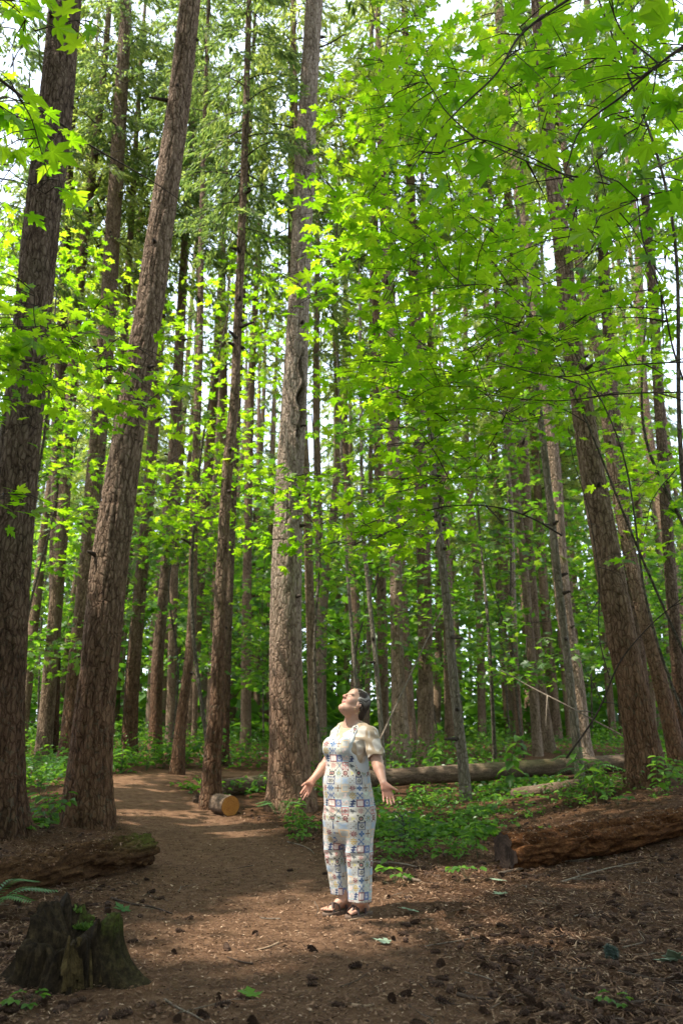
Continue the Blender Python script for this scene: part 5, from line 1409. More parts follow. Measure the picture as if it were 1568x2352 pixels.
# ------------------------------------------------------------------ the woman: one continuous body, clothes and hair as its children
class Field:
    """Signed-distance volume with local evaluation, meshed by surface nets."""
    def __init__(self, lo, hi, h):
        self.lo = np.array(lo, float); self.h = h
        self.n = np.ceil((np.array(hi) - lo) / h).astype(int) + 1
        self.D = np.full(self.n, 0.2, np.float32)
    def block(self, lo, hi):
        a = np.clip(np.floor((np.array(lo) - self.lo) / self.h).astype(int), 0, self.n - 1)
        b = np.clip(np.ceil((np.array(hi) - self.lo) / self.h).astype(int) + 1, 1, self.n)
        ax = [self.lo[i] + self.h * np.arange(a[i], b[i]) for i in range(3)]
        return tuple(slice(a[i], b[i]) for i in range(3)), np.meshgrid(*ax, indexing='ij')
    def add(self, fn, lo, hi, k=0.0):
        s, G = self.block(np.array(lo) - 0.05 - k, np.array(hi) + 0.05 + k)
        d = fn(*G).astype(np.float32); o = self.D[s]
        if k > 0:
            hh = np.clip(0.5 + 0.5 * (o - d) / k, 0, 1)
            self.D[s] = o * (1 - hh) + d * hh - k * hh * (1 - hh)
        else: self.D[s] = np.minimum(o, d)
    def cut(self, fn, lo, hi, k=0.0):
        s, G = self.block(lo, hi)
        d = -fn(*G).astype(np.float32); o = self.D[s]
        if k > 0:
            hh = np.clip(0.5 - 0.5 * (o - d) / k, 0, 1)
            self.D[s] = o * (1 - hh) + d * hh + k * hh * (1 - hh)
        else: self.D[s] = np.maximum(o, d)
    def cone(self, a, b, ra, rb, k=0.012):
        a, b = np.asarray(a, float), np.asarray(b, float); ba = b - a; L2 = ba @ ba
        def fn(X, Y, Z):
            t = np.clip(((X - a[0]) * ba[0] + (Y - a[1]) * ba[1] + (Z - a[2]) * ba[2]) / L2, 0, 1)
            return np.sqrt((X - a[0] - t * ba[0]) ** 2 + (Y - a[1] - t * ba[1]) ** 2 + (Z - a[2] - t * ba[2]) ** 2) - (ra + (rb - ra) * t)
        m = max(ra, rb)
        self.add(fn, np.minimum(a, b) - m, np.maximum(a, b) + m, k)
    def ell(self, c, ax, rad, k=0.012, cut=False):
        c = np.asarray(c, float); ax = np.asarray(ax, float); rad = np.asarray(rad, float)
        def fn(X, Y, Z):
            d = [X - c[0], Y - c[1], Z - c[2]]
            q = [(d[0] * ax[i][0] + d[1] * ax[i][1] + d[2] * ax[i][2]) / rad[i] for i in range(3)]
            k0 = np.sqrt(q[0] ** 2 + q[1] ** 2 + q[2] ** 2)
            k1 = np.sqrt((q[0] / rad[0]) ** 2 + (q[1] / rad[1]) ** 2 + (q[2] / rad[2]) ** 2) + 1e-6
            return k0 * (k0 - 1) / k1
        m = np.minimum(rad.max(), 3.0)
        (self.cut if cut else self.add)(fn, c - m - (0.05 if cut else 0), c + m + (0.05 if cut else 0), k)
    def loft(self, z, cx, cy, a, b, phi, k=0.02, extra=None):
        z = np.asarray(z, float); o = np.argsort(z); z = z[o]
        cx, cy, a, b = [np.broadcast_to(np.asarray(q, float), (len(o),))[o] for q in (cx, cy, a, b)]
        lat = np.array([math.cos(phi), -math.sin(phi)]); fw = np.array([-math.sin(phi), -math.cos(phi)])
        zz = np.linspace(z[0], z[-1], 200)
        S = [smooth_path(np.column_stack([z, z * 0, z * 0, q]), 200) for q in (cx, cy, a, b)]
        S = [np.interp(zz, s_[:, 0], s_[:, 3]) for s_ in S]
        def fn(X, Y, Z):
            C = [np.interp(Z, zz, s_) for s_ in S]
            l = (X - C[0]) * lat[0] + (Y - C[1]) * lat[1]; f = (X - C[0]) * fw[0] + (Y - C[1]) * fw[1]
            k0 = np.sqrt((l / C[2]) ** 2 + (f / C[3]) ** 2); k1 = np.sqrt((l / C[2] ** 2) ** 2 + (f / C[3] ** 2) ** 2) + 1e-4
            d = k0 * (k0 - 1) / k1
            if extra is not None: d = d + extra(X, Y, Z, l, f)
            return np.maximum(d, np.maximum(Z - z[-1], z[0] - Z))
        m = max(a.max(), b.max())
        self.add(fn, [cx.min() - m, cy.min() - m, z[0]], [cx.max() + m, cy.max() + m, z[-1]], k)
    def mesh(self, relax=1):
        D = self.D; S = D < 0
        c = np.zeros(np.array(D.shape) - 1, np.uint8)
        sl = (slice(0, -1), slice(1, None))
        for i in (0, 1):
            for j in (0, 1):
                for k in (0, 1): c += S[sl[i], sl[j], sl[k]]
        act = (c > 0) & (c < 8)
        idx = np.full(act.shape, -1, np.int64); cells = np.argwhere(act); idx[act] = np.arange(len(cells))
        off = np.array([[i, j, k] for i in (0, 1) for j in (0, 1) for k in (0, 1)])
        val = np.stack([D[cells[:, 0] + o[0], cells[:, 1] + o[1], cells[:, 2] + o[2]] for o in off], -1)
        acc = np.zeros((len(cells), 3)); cnt = np.zeros(len(cells))
        for p in range(8):
            for q in range(p + 1, 8):
                if abs(off[p] - off[q]).sum() != 1: continue
                m = (val[:, p] < 0) != (val[:, q] < 0)
                t = val[m, p] / (val[m, p] - val[m, q])
                acc[m] += off[p] + (off[q] - off[p]) * t[:, None]; cnt[m] += 1
        V = self.lo + self.h * (cells + acc / cnt[:, None])
        Fs = []
        for ax in range(3):
            u, w = (ax + 1) % 3, (ax + 2) % 3
            s0 = [slice(1, -1)] * 3; s0[ax] = slice(0, -1); s1 = list(s0); s1[ax] = slice(1, None)
            s0, s1 = [[slice(x.start, x.stop) for x in s_] for s_ in (s0, s1)]
            m = S[tuple(s0)] != S[tuple(s1)]
            e = np.argwhere(m); e[:, u] += 1; e[:, w] += 1
            inside = S[e[:, 0], e[:, 1], e[:, 2]]
            q = []
            for du, dw in ((0, 0), (1, 0), (1, 1), (0, 1)):
                g = e.copy(); g[:, u] -= du; g[:, w] -= dw
                q.append(idx[np.minimum(g[:, 0], act.shape[0] - 1), np.minimum(g[:, 1], act.shape[1] - 1), np.minimum(g[:, 2], act.shape[2] - 1)])
            q = np.stack(q, -1)
            q = np.where(inside[:, None], q[:, ::-1], q)[:, ::-1]
            Fs.append(q[(q >= 0).all(1)])
        F = np.concatenate(Fs)
        for _ in range(relax):
            s_ = np.zeros_like(V); n_ = np.zeros(len(V))
            for a_, b_ in ((0, 1), (1, 2), (2, 3), (3, 0)):
                np.add.at(s_, F[:, a_], V[F[:, b_]]); np.add.at(n_, F[:, a_], 1)
                np.add.at(s_, F[:, b_], V[F[:, a_]]); np.add.at(n_, F[:, b_], 1)
            V = 0.5 * V + 0.5 * s_ / np.maximum(n_, 1)[:, None]
        return V, F

G0 = ground(806, 2104)
Y0 = float(G0[1])
def W(u, v, dy=0.0): return at(u, v, Y0 + dy)
def pxw(v): return depth_at(CX, v, Y0) / FPX       # metres per photo pixel at row v
PHI = R(42)
LAT = np.array([math.cos(PHI), -math.sin(PHI), 0]); FWD = np.array([-math.sin(PHI), -math.cos(PHI), 0]); UPV = np.array([0, 0, 1.0])
zw = lambda v: float(W(800, v)[2])

# torso sections: (row, centre column, depth offset, half width across, half depth)
TORSO = [(1652, 812, 0.03, 0.07, 0.065), (1666, 811, 0.03, 0.135, 0.085), (1682, 808, 0.015, 0.168, 0.105), (1700, 803, -0.005, 0.172, 0.128), (1716, 798, -0.01, 0.170, 0.145), (1736, 797, -0.005, 0.168, 0.145),
         (1762, 797, 0, 0.172, 0.150), (1792, 797, 0, 0.182, 0.162), (1826, 800, 0, 0.196, 0.172), (1856, 802, 0, 0.200, 0.174), (1890, 802, 0, 0.196, 0.165)]
def torso(field, grow, rows=TORSO, k=0.02, extra=None):
    z = [zw(r_[0]) for r_ in rows]; c = [W(r_[1], r_[0], r_[2]) for r_ in rows]
    field.loft(z, [q[0] for q in c], [q[1] for q in c], [r_[3] + grow for r_ in rows], [r_[4] + grow for r_ in rows], PHI, k, extra)
BUSTC = W(785, 1716, -0.055)
def bust(field, grow, k=0.03):
    for sg in (-1, 1):
        c = W(797, 1718, 0) + LAT * 0.078 * sg + FWD * 0.095
        field.ell(c, [LAT, FWD, UPV], np.array([0.080, 0.072, 0.078]) + grow, k)
    field.ell(W(798, 1800, 0) + FWD * 0.06, [LAT, FWD, UPV], np.array([0.135, 0.115, 0.14]) + grow, 0.05)
    field.ell(W(803, 1868, 0) - FWD * 0.075, [LAT, FWD, UPV], np.array([0.15, 0.105, 0.12]) + grow, 0.05)
SHL, SHR = W(849, 1682, -0.115), W(779, 1684, 0.125)
ELL, ELR = W(866, 1752, -0.15), W(753, 1752, 0.17)
WRL, WRR = W(881, 1801, -0.31), W(717, 1793, 0.06)
HANDL = dict(w=WRL, dy=-0.33, palm=[(879, 1812), (886, 1812), (893, 1812), (897, 1811)], kn=[(880.5, 1829), (888, 1832), (895, 1832), (901, 1828.5)],
             mid=[(880.3, 1836), (889.0, 1840.5), (896.8, 1841.5), (903.3, 1837.5)], tip=[(881, 1842), (890.0, 1847.5), (898.2, 1849.5), (905.2, 1845)],
             th=[(893, 1807), (902.5, 1811), (912, 1816)], tdy=(-0.33, -0.345, -0.36))
HANDR = dict(w=WRR, dy=0.03, palm=[(716, 1803), (712.5, 1801), (709, 1800), (705.5, 1800)], kn=[(711.5, 1819), (706.5, 1818.5), (701.5, 1816), (699, 1811.5)],
             mid=[(708, 1826), (701, 1828), (696, 1824), (693.8, 1818)], tip=[(704.5, 1831), (695, 1837), (691.5, 1830.5), (690.2, 1823.5)],
             th=[(709, 1798), (701, 1800), (693.5, 1805.5)], tdy=(0.03, -0.005, -0.03))
HC = W(814.5, 1615.5, -0.01)
HYAW, HTILT = R(60), R(37)
hh = np.array([-math.sin(HYAW), -math.cos(HYAW), 0])
HF = math.cos(HTILT) * hh + math.sin(HTILT) * UPV
HU = -math.sin(HTILT) * hh + math.cos(HTILT) * UPV
HS = np.array([math.cos(HYAW), -math.sin(HYAW), 0])
def HP(s, f, u): return HC + HS * s + HF * f + HU * u
HAX = [HS, HF, HU]
NECKB = W(808, 1668, 0.02)
FEET = [dict(toe=ground(745, 2106), heel=ground(808, 2094), ank=W(790.5, 2066, 0.06), knee=W(772, 1970, 0.07)),
        dict(toe=ground(798, 2113), heel=ground(846, 2102), ank=W(831.5, 2068, -0.10), knee=W(826, 1975, -0.07))]

def build_woman():
    root = empty("person", (G0[0], G0[1], float(G0[2])), "woman in white tile-print jumpsuit and tan tee, face tipped up, arms out, palms open", "person")
    B = Field([-0.62, Y0 - 0.55, G0[2] - 0.06], [0.66, Y0 + 0.42, 1.80], 0.0042)
    torso(B, -0.016); bust(B, -0.016)
    # head
    k = 0.016
    B.ell(HP(0, -0.012, 0.028), HAX, [0.074, 0.095, 0.088], k)
    B.ell(HP(0, 0.030, -0.030), HAX, [0.064, 0.064, 0.082], 0.02)
    for sg in (-1, 1):
        B.ell(HP(0.036 * sg, 0.056, -0.026), HAX, [0.030, 0.030, 0.032], 0.02)      # cheeks
        B.cone(HP(0.055 * sg, 0.0, -0.055), HP(0.018 * sg, 0.072, -0.098), 0.022, 0.018, 0.02)   # jaw
        B.ell(HP(0.030 * sg, 0.080, 0.022), HAX, [0.024, 0.013, 0.008], 0.010)      # brow ridge
        B.ell(HP(0.031 * sg, 0.077, 0.004), HAX, [0.0155, 0.010, 0.0095], 0.004)      # closed lids
        B.ell(HP(0.0125 * sg, 0.102, -0.022), HAX, [0.0085, 0.010, 0.0075], 0.006)   # nostril wings
        B.ell(HP(0.076 * sg, -0.006, -0.008), [norm(HS * sg + HF * 0.35), norm(HF - HS * sg * 0.35), HU], [0.009, 0.020, 0.031], 0.005)
        B.ell(HP(0.084 * sg, -0.002, -0.004), [norm(HS * sg + HF * 0.35), norm(HF - HS * sg * 0.35), HU], [0.006, 0.010, 0.017], 0.003, cut=True)
    B.cone(HP(0, 0.088, 0.020), HP(0, 0.111, -0.016), 0.0085, 0.0125, 0.010)          # nose
    B.ell(HP(0, 0.074, -0.096), HAX, [0.026, 0.022, 0.020], 0.018)                    # chin
    B.ell(HP(0, 0.088, -0.050), HAX, [0.024, 0.011, 0.0060], 0.005)                   # upper lip
    B.ell(HP(0, 0.086, -0.0605), HAX, [0.021, 0.011, 0.0065], 0.005)                  # lower lip
    B.ell(HP(0, 0.104, -0.0555), HAX, [0.026, 0.010, 0.0018], 0.002, cut=True)
    B.ell(HP(0, 0.058, 0.055), HAX, [0.050, 0.025, 0.036], 0.03)                        # forehead
    # neck and the soft throat
    B.cone(HP(0, -0.026, -0.045), NECKB, 0.060, 0.068, 0.03)
    B.ell(HP(0, 0.030, -0.105), HAX, [0.046, 0.050, 0.030], 0.03)
    # arms
    for sh, el, wr in ((SHL, ELL, WRL), (SHR, ELR, WRR)):
        B.cone(sh, el, 0.050, 0.045, 0.03)
        m1 = el + (wr - el) * 0.30
        B.cone(el, m1, 0.043, 0.042, 0.02); B.cone(m1, wr, 0.042, 0.0245, 0.02)
    for Hd in (HANDL, HANDR):
        c = [W(*p, Hd['dy']) for p in Hd['palm']]; kn = [W(*p, Hd['dy'] - 0.005) for p in Hd['kn']]
        for a, b in zip(c, kn): B.cone(Hd['w'] * 0.4 + a * 0.6, b, 0.0145, 0.0105, 0.012); 
        for a in c: B.cone(Hd['w'], a, 0.021, 0.014, 0.012)
        for i, (b, m_, t_) in enumerate(zip(kn, Hd['mid'], Hd['tip'])):
            f = (0.0078, 0.0084, 0.0088, 0.0085)[i]
            mm, tt = W(*m_, Hd['dy'] - 0.022), W(*t_, Hd['dy'] - 0.050)
            B.cone(b, mm, f, f * 0.95, 0.003); B.cone(mm, tt, f * 0.95, f * 0.78, 0.003)
        th = [W(*p, d) for p, d in zip(Hd['th'], Hd['tdy'])]
        B.cone(Hd['w'] * 0.35 + th[0] * 0.65, th[0], 0.017, 0.015, 0.012); B.cone(th[0], th[1], 0.0145, 0.0110, 0.008); B.cone(th[1], th[2], 0.0105, 0.0080, 0.004)
    # legs and feet
    for Ft in FEET:
        ax = Ft['toe'] - Ft['heel']; ax[2] = 0; L = np.linalg.norm(ax); ax = ax / L; sd = np.array([-ax[1], ax[0], 0])
        zb = min(Ft['toe'][2], Ft['heel'][2]) + 0.030
        Ft['ax'], Ft['sd'], Ft['zb'], Ft['L'] = ax, sd, zb, L
        hip = W(774 if Ft is FEET[0] else 827, 1890, (Ft['knee'][1] - Y0))
        B.cone(hip, Ft['knee'], 0.072, 0.050, 0.02)
        calf = Ft['knee'] + (Ft['ank'] - Ft['knee']) * 0.45 - ax * 0.012
        B.cone(Ft['knee'], calf, 0.048, 0.046, 0.02); B.cone(calf, Ft['ank'], 0.046, 0.036, 0.02)
        hl = Ft['heel'] + ax * 0.035; hl = np.array([hl[0], hl[1], zb + 0.026])
        B.cone(Ft['ank'], hl, 0.036, 0.029, 0.02)
        inst = np.array([*(Ft['heel'] + ax * L * 0.50)[:2], zb + 0.046]); ball = np.array([*(Ft['heel'] + ax * L * 0.76)[:2], zb + 0.018])
        B.cone(Ft['ank'] + ax * 0.01, inst, 0.034, 0.028, 0.03); B.cone(inst, ball, 0.027, 0.018, 0.03); B.cone(hl, ball, 0.024, 0.017, 0.02)
        for j, o in enumerate((-0.030, -0.013, 0.003, 0.017, 0.030)):
            mir = 1 if Ft is FEET[0] else -1
            b = ball + sd * o * mir * 0.95; big = (j == 0)
            e = ball + ax * (L * 0.22 - 0.010 * j) * (1.0) + sd * o * mir * 1.15 - np.array([0, 0, 0.005])
            B.cone(b, e, 0.0135 if big else 0.0110, 0.0112 if big else 0.0082, 0.006)
    V, F = B.mesh(1)
    # skin colours: lips, brows, lashes, a drawn sprig on the right forearm and on one foot
    loc = (V - HC) @ np.stack(HAX, -1)
    col = np.tile(np.array([0.42, 0.235, 0.16]), (len(V), 1))
    n_ = fbm(V * 22, 3)[:, None]
    col = col * (0.9 + 0.22 * n_) + np.array([0.05, -0.025, -0.02]) * (fbm(V * 9 + 4, 2)[:, None] - 0.45)
    hand = (np.linalg.norm(V - W(892, 1828, -0.33), axis=1) < 0.10) | (np.linalg.norm(V - W(704, 1815, 0.03), axis=1) < 0.10)
    col[hand] = col[hand] * [1.04, 0.90, 0.88]
    s_, f_, u_ = loc.T
    blush = np.exp(-(((abs(s_) - 0.038) / 0.022) ** 2 + ((u_ + 0.026) / 0.022) ** 2)) * (f_ > 0.03) + np.exp(-((s_ / .016) ** 2 + ((u_ + .016) / .014) ** 2)) * (f_ > 0.085)
    col = col * (1 - 0.22 * blush[:, None] * [0, 1, 1])
    def paint(m, c, a=1.0): col[m] = col[m] * (1 - a) + np.array(c) * a
    paint((f_ > 0.076) & (((s_ / 0.0245) ** 2 + ((u_ + 0.0555) / 0.0105) ** 2) < 1), (0.42, 0.15, 0.14), 0.8)
    paint((f_ > 0.08) & (abs(s_) < 0.024) & (abs(u_ + 0.0555) < 0.0022), (0.16, 0.05, 0.045))
    paint((f_ > 0.055) & (abs(abs(s_) - 0.032) < 0.017) & (abs(u_ + 0.0015 + 0.10 * (abs(s_) - 0.032) ** 2 * 30) < 0.0030), (0.09, 0.05, 0.04), 0.85)
    paint((f_ > 0.05) & (abs(abs(s_) - 0.034) < 0.022) & (abs(u_ - 0.026 + 6 * (abs(s_) - 0.034) ** 2) < 0.0042), (0.24, 0.15, 0.11), 0.65)
    fa = ELR + (WRR - ELR) * 0.18
    tt = np.linalg.norm(V - fa, axis=1); q = fbm(V * 95, 2)
    paint((tt < 0.06) & (q > 0.60), (0.16, 0.13, 0.12), 0.7)
    ft = FEET[1]; fi = ft['heel'] + ft['ax'] * ft['L'] * 0.52 + np.array([0, 0, 0.085])
    tt = np.linalg.norm(V - fi, axis=1); paint((tt < 0.032) & (q > 0.60), (0.20, 0.17, 0.17), 0.65)
    obj("body", V, F, M['skin'], root, cols={"Col": col})

    # ---- hair, pulled back into a low knot
    Hr = Field(HC - 0.2, HC + 0.2, 0.0042)
    Hr.ell(HP(0, -0.020, 0.032), HAX, [0.087, 0.105, 0.099], 0.012)
    def face_cut(X, Y, Z):
        d = [X - HC[0], Y - HC[1], Z - HC[2]]
        s1 = sum(d[i] * HS[i] for i in range(3)); f1 = sum(d[i] * HF[i] for i in range(3)); u1 = sum(d[i] * HU[i] for i in range(3))
        return -(f1 - (0.046 + 0.36 * np.maximum(u1, -0.03) - 1.3 * np.maximum(np.abs(s1) - 0.04, 0))) * 0.8
    Hr.cut(face_cut, HC - 0.2, HC + 0.2, 0.012)
    for sg in (-1, 1):
        Hr.ell(HP(0.079 * sg, 0.004, -0.016), HAX, [0.026, 0.024, 0.036], 0.006, cut=True)
        Hr.cone(HP(0.068 * sg, 0.012, 0.022), HP(0.066 * sg, -0.035, -0.012), 0.016, 0.02, 0.014)
    Hr.ell(HP(0, -0.072, -0.040), HAX, [0.066, 0.050, 0.064], 0.03)
    Hr.ell(HP(0.005, -0.094, -0.062), HAX, [0.048, 0.036, 0.042], 0.02)
    s, G = Hr.block(HC - 0.2, HC + 0.2)
    P_ = np.stack(G, -1) - HC
    l_ = P_ @ np.stack(HAX, -1)
    strand = np.sin(np.arctan2(l_[..., 0], l_[..., 2] + 0.09) * 44 + 5 * vnoise(l_ * 22)) * 0.0007
    Hr.D += strand.astype(np.float32)
    V, F = Hr.mesh(1)
    l_ = (V - HC) @ np.stack(HAX, -1)
    q = np.arctan2(l_[:, 0], l_[:, 2] + 0.10)
    st = vnoise(np.column_stack([q * 15 + 6 * vnoise(l_ * 14), l_[:, 1] * 12, q * 0 + 2])) * 0.65 + 0.35 * vnoise(np.column_stack([q * 70, l_[:, 1] * 9, q * 0]))
    grey = sstep(0.36, 0.60, st) * sstep(-0.09, 0.05, l_[:, 1] + 0.5 * l_[:, 2])
    base = np.array([0.030, 0.018, 0.012]) * (0.6 + 0.9 * st[:, None])
    col = base * (1 - grey[:, None]) + np.array([0.36, 0.32, 0.28]) * grey[:, None]
    obj("hair", V, F, M['hair'], root, cols={"Col": col})
    # ---- tee shirt
    Te = Field([-0.40, Y0 - 0.42, 1.0], [0.48, Y0 + 0.40, 1.60], 0.0045)
    crease = lambda X, Y, Z, l, f: 0.004 * np.sin(Z * 75 + f * 26 + 3 * np.sin(l * 14)) * np.clip((np.abs(l) - 0.07) / 0.06, 0, 1) * (Z < zw(1700))
    torso(Te, -0.003, [r_ for r_ in TORSO if 1660 < r_[0] < 1850], 0.02, crease); bust(Te, -0.004)
    for sh, el, sg in ((SHL, ELL, 1), (SHR, ELR, -1)):
        d = norm(el - sh)
        Te.cone(W(808, 1674, 0.02) + LAT * 0.09 * sg, sh + d * 0.02, 0.055, 0.060, 0.03)
        e = sh + d * 0.185 + (LAT * 0.008 * sg)
        Te.cone(sh + d * 0.02, e, 0.061, 0.070, 0.025)
        def endcut(X, Y, Z, e=e, d=d): 
            return -(((X - e[0]) * d[0] + (Y - e[1]) * d[1] + (Z - e[2]) * d[2]) + 0.012 + 0.008 * np.sin(np.arctan2(Y - e[1], X - e[0]) * 3))
        s, G = Te.block(e - 0.12, e + 0.12)
        near = np.sqrt((G[0] - e[0]) ** 2 + (G[1] - e[1]) ** 2 + (G[2] - e[2]) ** 2) < 0.115
        pl = ((G[0] - e[0]) * d[0] + (G[1] - e[1]) * d[1] + (G[2] - e[2]) * d[2])
        ins = ((G[0] - 0.5 * (SHL + SHR)[0]) * LAT[0] + (G[1] - 0.5 * (SHL + SHR)[1]) * LAT[1]) * sg > 0.185
        Te.D[s] = np.where(near & ins, np.maximum(Te.D[s], pl + 0.006 * np.sin(np.arctan2(G[1] - e[1], G[0] - e[0]) * 3 + 1)), Te.D[s])
        # opening of the sleeve
        a = sh + d * 0.10; ba = e + d * 0.05 - a
        def hole(X, Y, Z, a=a, ba=ba):
            t = np.clip(((X - a[0]) * ba[0] + (Y - a[1]) * ba[1] + (Z - a[2]) * ba[2]) / (ba @ ba), 0, 1)
            return np.sqrt((X - a[0] - t * ba[0]) ** 2 + (Y - a[1] - t * ba[1]) ** 2 + (Z - a[2] - t * ba[2]) ** 2) - (0.050 + 0.012 * t)
        Te.cut(hole, np.minimum(a, a + ba) - 0.09, np.maximum(a, a + ba) + 0.09)
    # round neckline
    nb = W(806, 1661, 0.0)
    nd = norm(UPV * 0.82 + FWD * 0.57)
    Te.ell(nb + nd * 0.03, [LAT, norm(np.cross(nd, LAT)), nd], [0.086, 0.082, 0.065], 0.006, cut=True)
    # diagonal pull folds from the armpit
    for sg, sh in ((1, SHL), (-1, SHR)):
        s, G = Te.block(sh - 0.22, sh + 0.22)
        q = (G[0] - sh[0]) * 0.5 + (G[2] - sh[2]) * 1.0
        Te.D[s] += (0.0030 * np.sin(q * 85 + (G[1] - sh[1]) * 30)).astype(np.float32) * (G[2] < sh[2] + 0.02)
    V, F = Te.mesh(1)
    cell = V / 0.115
    cell = cell + 0.35 * np.stack([vnoise(V * 12 + i * 7) - 0.5 for i in range(3)], -1)
    c0_ = np.floor(cell); best = np.full(len(V), 9.0); second = best.copy()
    for dx in (-1, 0, 1):
        for dy in (-1, 0, 1):
            for dz in (-1, 0, 1):
                g = (c0_ + [dx, dy, dz]).astype(np.int64)
                jit = np.stack([_hash(g[:, 0] + 11 * i, g[:, 1] + 5, g[:, 2] + 3 * i) for i in range(3)], -1)
                dd = np.linalg.norm(g + 0.25 + 0.5 * jit - cell, axis=1)
                second = np.where(dd < best, best, np.minimum(second, dd)); best = np.minimum(best, dd)
    spot = sstep(0.16, 0.24, second - best)[:, None]
    col = np.array([0.385, 0.295, 0.20]) * (1 - spot) + np.array([0.53, 0.47, 0.395]) * spot
    obj("tee_shirt", V, F, M['tee'], root, cols={"Col": col})

    # ---- jumpsuit
    Ju = Field([-0.36, Y0 - 0.40, G0[2] + 0.10], [0.42, Y0 + 0.36, 1.58], 0.0036)
    rows = [r_ for r_ in TORSO if 1660 < r_[0]] + [(1915, 802, 0, 0.172, 0.142), (1934, 802, 0, 0.125, 0.10), (1944, 802, 0, 0.06, 0.05)]
    def folds(X, Y, Z, l, f):
        w = np.exp(-((Z - zw(1862)) / 0.07) ** 2) + 0.6 * np.exp(-((Z - zw(1812)) / 0.05) ** 2)
        return 0.0018 * w * np.sin(Z * 120 + l * 18 + 2.0 * np.sin(l * 21 + Z * 9)) + 0.005 * (vnoise(np.stack([X * 9, Y * 9, Z * 5], -1)) - 0.5)
    torso(Ju, 0.010, rows, 0.02, folds); bust(Ju, 0.009)
    rR = [(1836, 788, 8), (1846, 780, 22), (1870, 772, 29.5), (1900, 770, 28.5), (1945, 768, 27), (1985, 771, 25), (2010, 775, 23.5), (2035, 778, 22), (2058, 780.5, 20.5)]
    rL = [(1836, 814, 8), (1846, 820, 24), (1870, 826, 34), (1900, 826, 34), (1945, 823.5, 32.5), (1985, 825, 30), (2010, 825.5, 28.5), (2035, 826, 27.5), (2066, 826, 26.5)]
    for rws, dy in ((rR, 0.075), (rL, -0.075)):
        z = [zw(a) for a, _, _ in rws]; c = [W(b, a, dy) for a, b, _ in rws]; hw = [w_ * pxw(a) for a, _, w_ in rws]
        def lf(X, Y, Z, l, f, dy=dy):
            th = np.arctan2(f, l)
            low = sstep(zw(1900), zw(2060), Z)
            knee = np.exp(-((Z - zw(1962)) / 0.05) ** 2) + 0.5 * np.exp(-((Z - zw(2015)) / 0.05) ** 2)
            return -0.006 * low * np.sin(th * 5 + dy * 40 + Z * 4) - 0.003 * knee * np.sin(Z * 95 + th * 2.2) + 0.006 * (vnoise(np.stack([X * 10, Y * 10, Z * 5], -1)) - 0.5)
        Ju.loft(z, [q[0] for q in c], [q[1] for q in c], [h_ * (0.96 - 0.10 * float(sstep(1990, 1850, a[0]))) for h_, a in zip(hw, rws)], [h_ * (0.98 + 0.16 * float(sstep(1990, 1850, a[0]))) for h_, a in zip(hw, rws)], PHI, 0.03, lf)
        # hollow hem
        e = c[-1]; m = c[-3]
        ba = m - e
        hr = hw[-1] * 0.86 - 0.006
        def hole(X, Y, Z, e=e, ba=ba, hr=hr):
            t = np.clip((Z - e[2]) / ba[2], -1, 1)
            return np.maximum(np.sqrt((X - e[0] - t * ba[0]) ** 2 + (Y - e[1] - t * ba[1]) ** 2) - hr, Z - m[2])
        Ju.cut(hole, e - [0.12, 0.12, 0.05], m + [0.12, 0.12, 0.01])
    # scooped bib and deep arm openings, right through from front to back
    slots = []
    def slot(cl, zc, rl, rz, tilt=0.0):
        o = W(804, 1700, 0)
        def fn(X, Y, Z):
            l = (X - o[0]) * LAT[0] + (Y - o[1]) * LAT[1]
            a = (l - cl - tilt * (Z - zc)) / rl; b = (Z - zc) / rz
            q = np.sqrt(a * a + b * b)
            return (q - 1) * min(rl, rz)
        Ju.cut(fn, [-0.4, Y0 - 0.4, 1.0], [0.45, Y0 + 0.4, 1.6]); slots.append(fn)
    zt = zw(1652)
    slot(0.0, zt + 0.01, 0.078, zt + 0.01 - zw(1703))
    for sg in (-1, 1):
        slot(0.243 * sg, zw(1718), 0.112, zw(1718) - zw(1790))
        slot(0.245 * sg, zw(1680), 0.128, 0.17)
    V, F = Ju.mesh(1)
    o = W(800, 1800, 0)
    zc_ = (zw(1700) - V[:, 2]) / 0.0545
    # across: wrap round the torso above the fork, round each leg below it
    cxr = np.interp(V[:, 2], [zw(a) for a, _, _ in rR[::-1]], [W(b, a, 0.075)[0] for a, b, _ in rR[::-1]]); cxl = np.interp(V[:, 2], [zw(a) for a, _, _ in rL[::-1]], [W(b, a, -0.075)[0] for a, b, _ in rL[::-1]])
    isl = (V[:, 0] - o[0]) * LAT[0] + (V[:, 1] - o[1]) * LAT[1] > 0.0
    belowf = V[:, 2] < zw(1880)
    cx_ = np.where(belowf, np.where(isl, cxl, cxr), o[0]); cy_ = np.where(belowf, np.where(isl, Y0 - 0.075, Y0 + 0.075), Y0)
    th = np.arctan2((V[:, 1] - cy_) * LAT[1] + (V[:, 0] - cx_) * LAT[0], (V[:, 0] - cx_) * FWD[0] + (V[:, 1] - cy_) * FWD[1])
    uu = th * np.where(belowf, 0.105, 0.185) / 0.0545 + np.where(belowf, np.where(isl, 2.35, -1.7), 0.0) + 20.5
    la = (V[:, 0] - o[0]) * LAT[0] + (V[:, 1] - o[1]) * LAT[1] + 0.015; fr = (V[:, 0] - o[0]) * FWD[0] + (V[:, 1] - o[1]) * FWD[1]
    uu = np.where((la < 0) & (fr > 0) & ~belowf, uu + 0.42, uu)          # the print jumps at the front seam
    col = tile_print(uu, zc_ + 40)
    col[(abs(la) < 0.0035) & (fr > 0) & (V[:, 2] > zw(1885))] *= 0.72
    side = np.abs(np.abs(th) - 1.75) < 0.022
    col[side] *= 0.75
    edge = np.min([f_(V[:, 0], V[:, 1], V[:, 2]) for f_ in slots], axis=0)
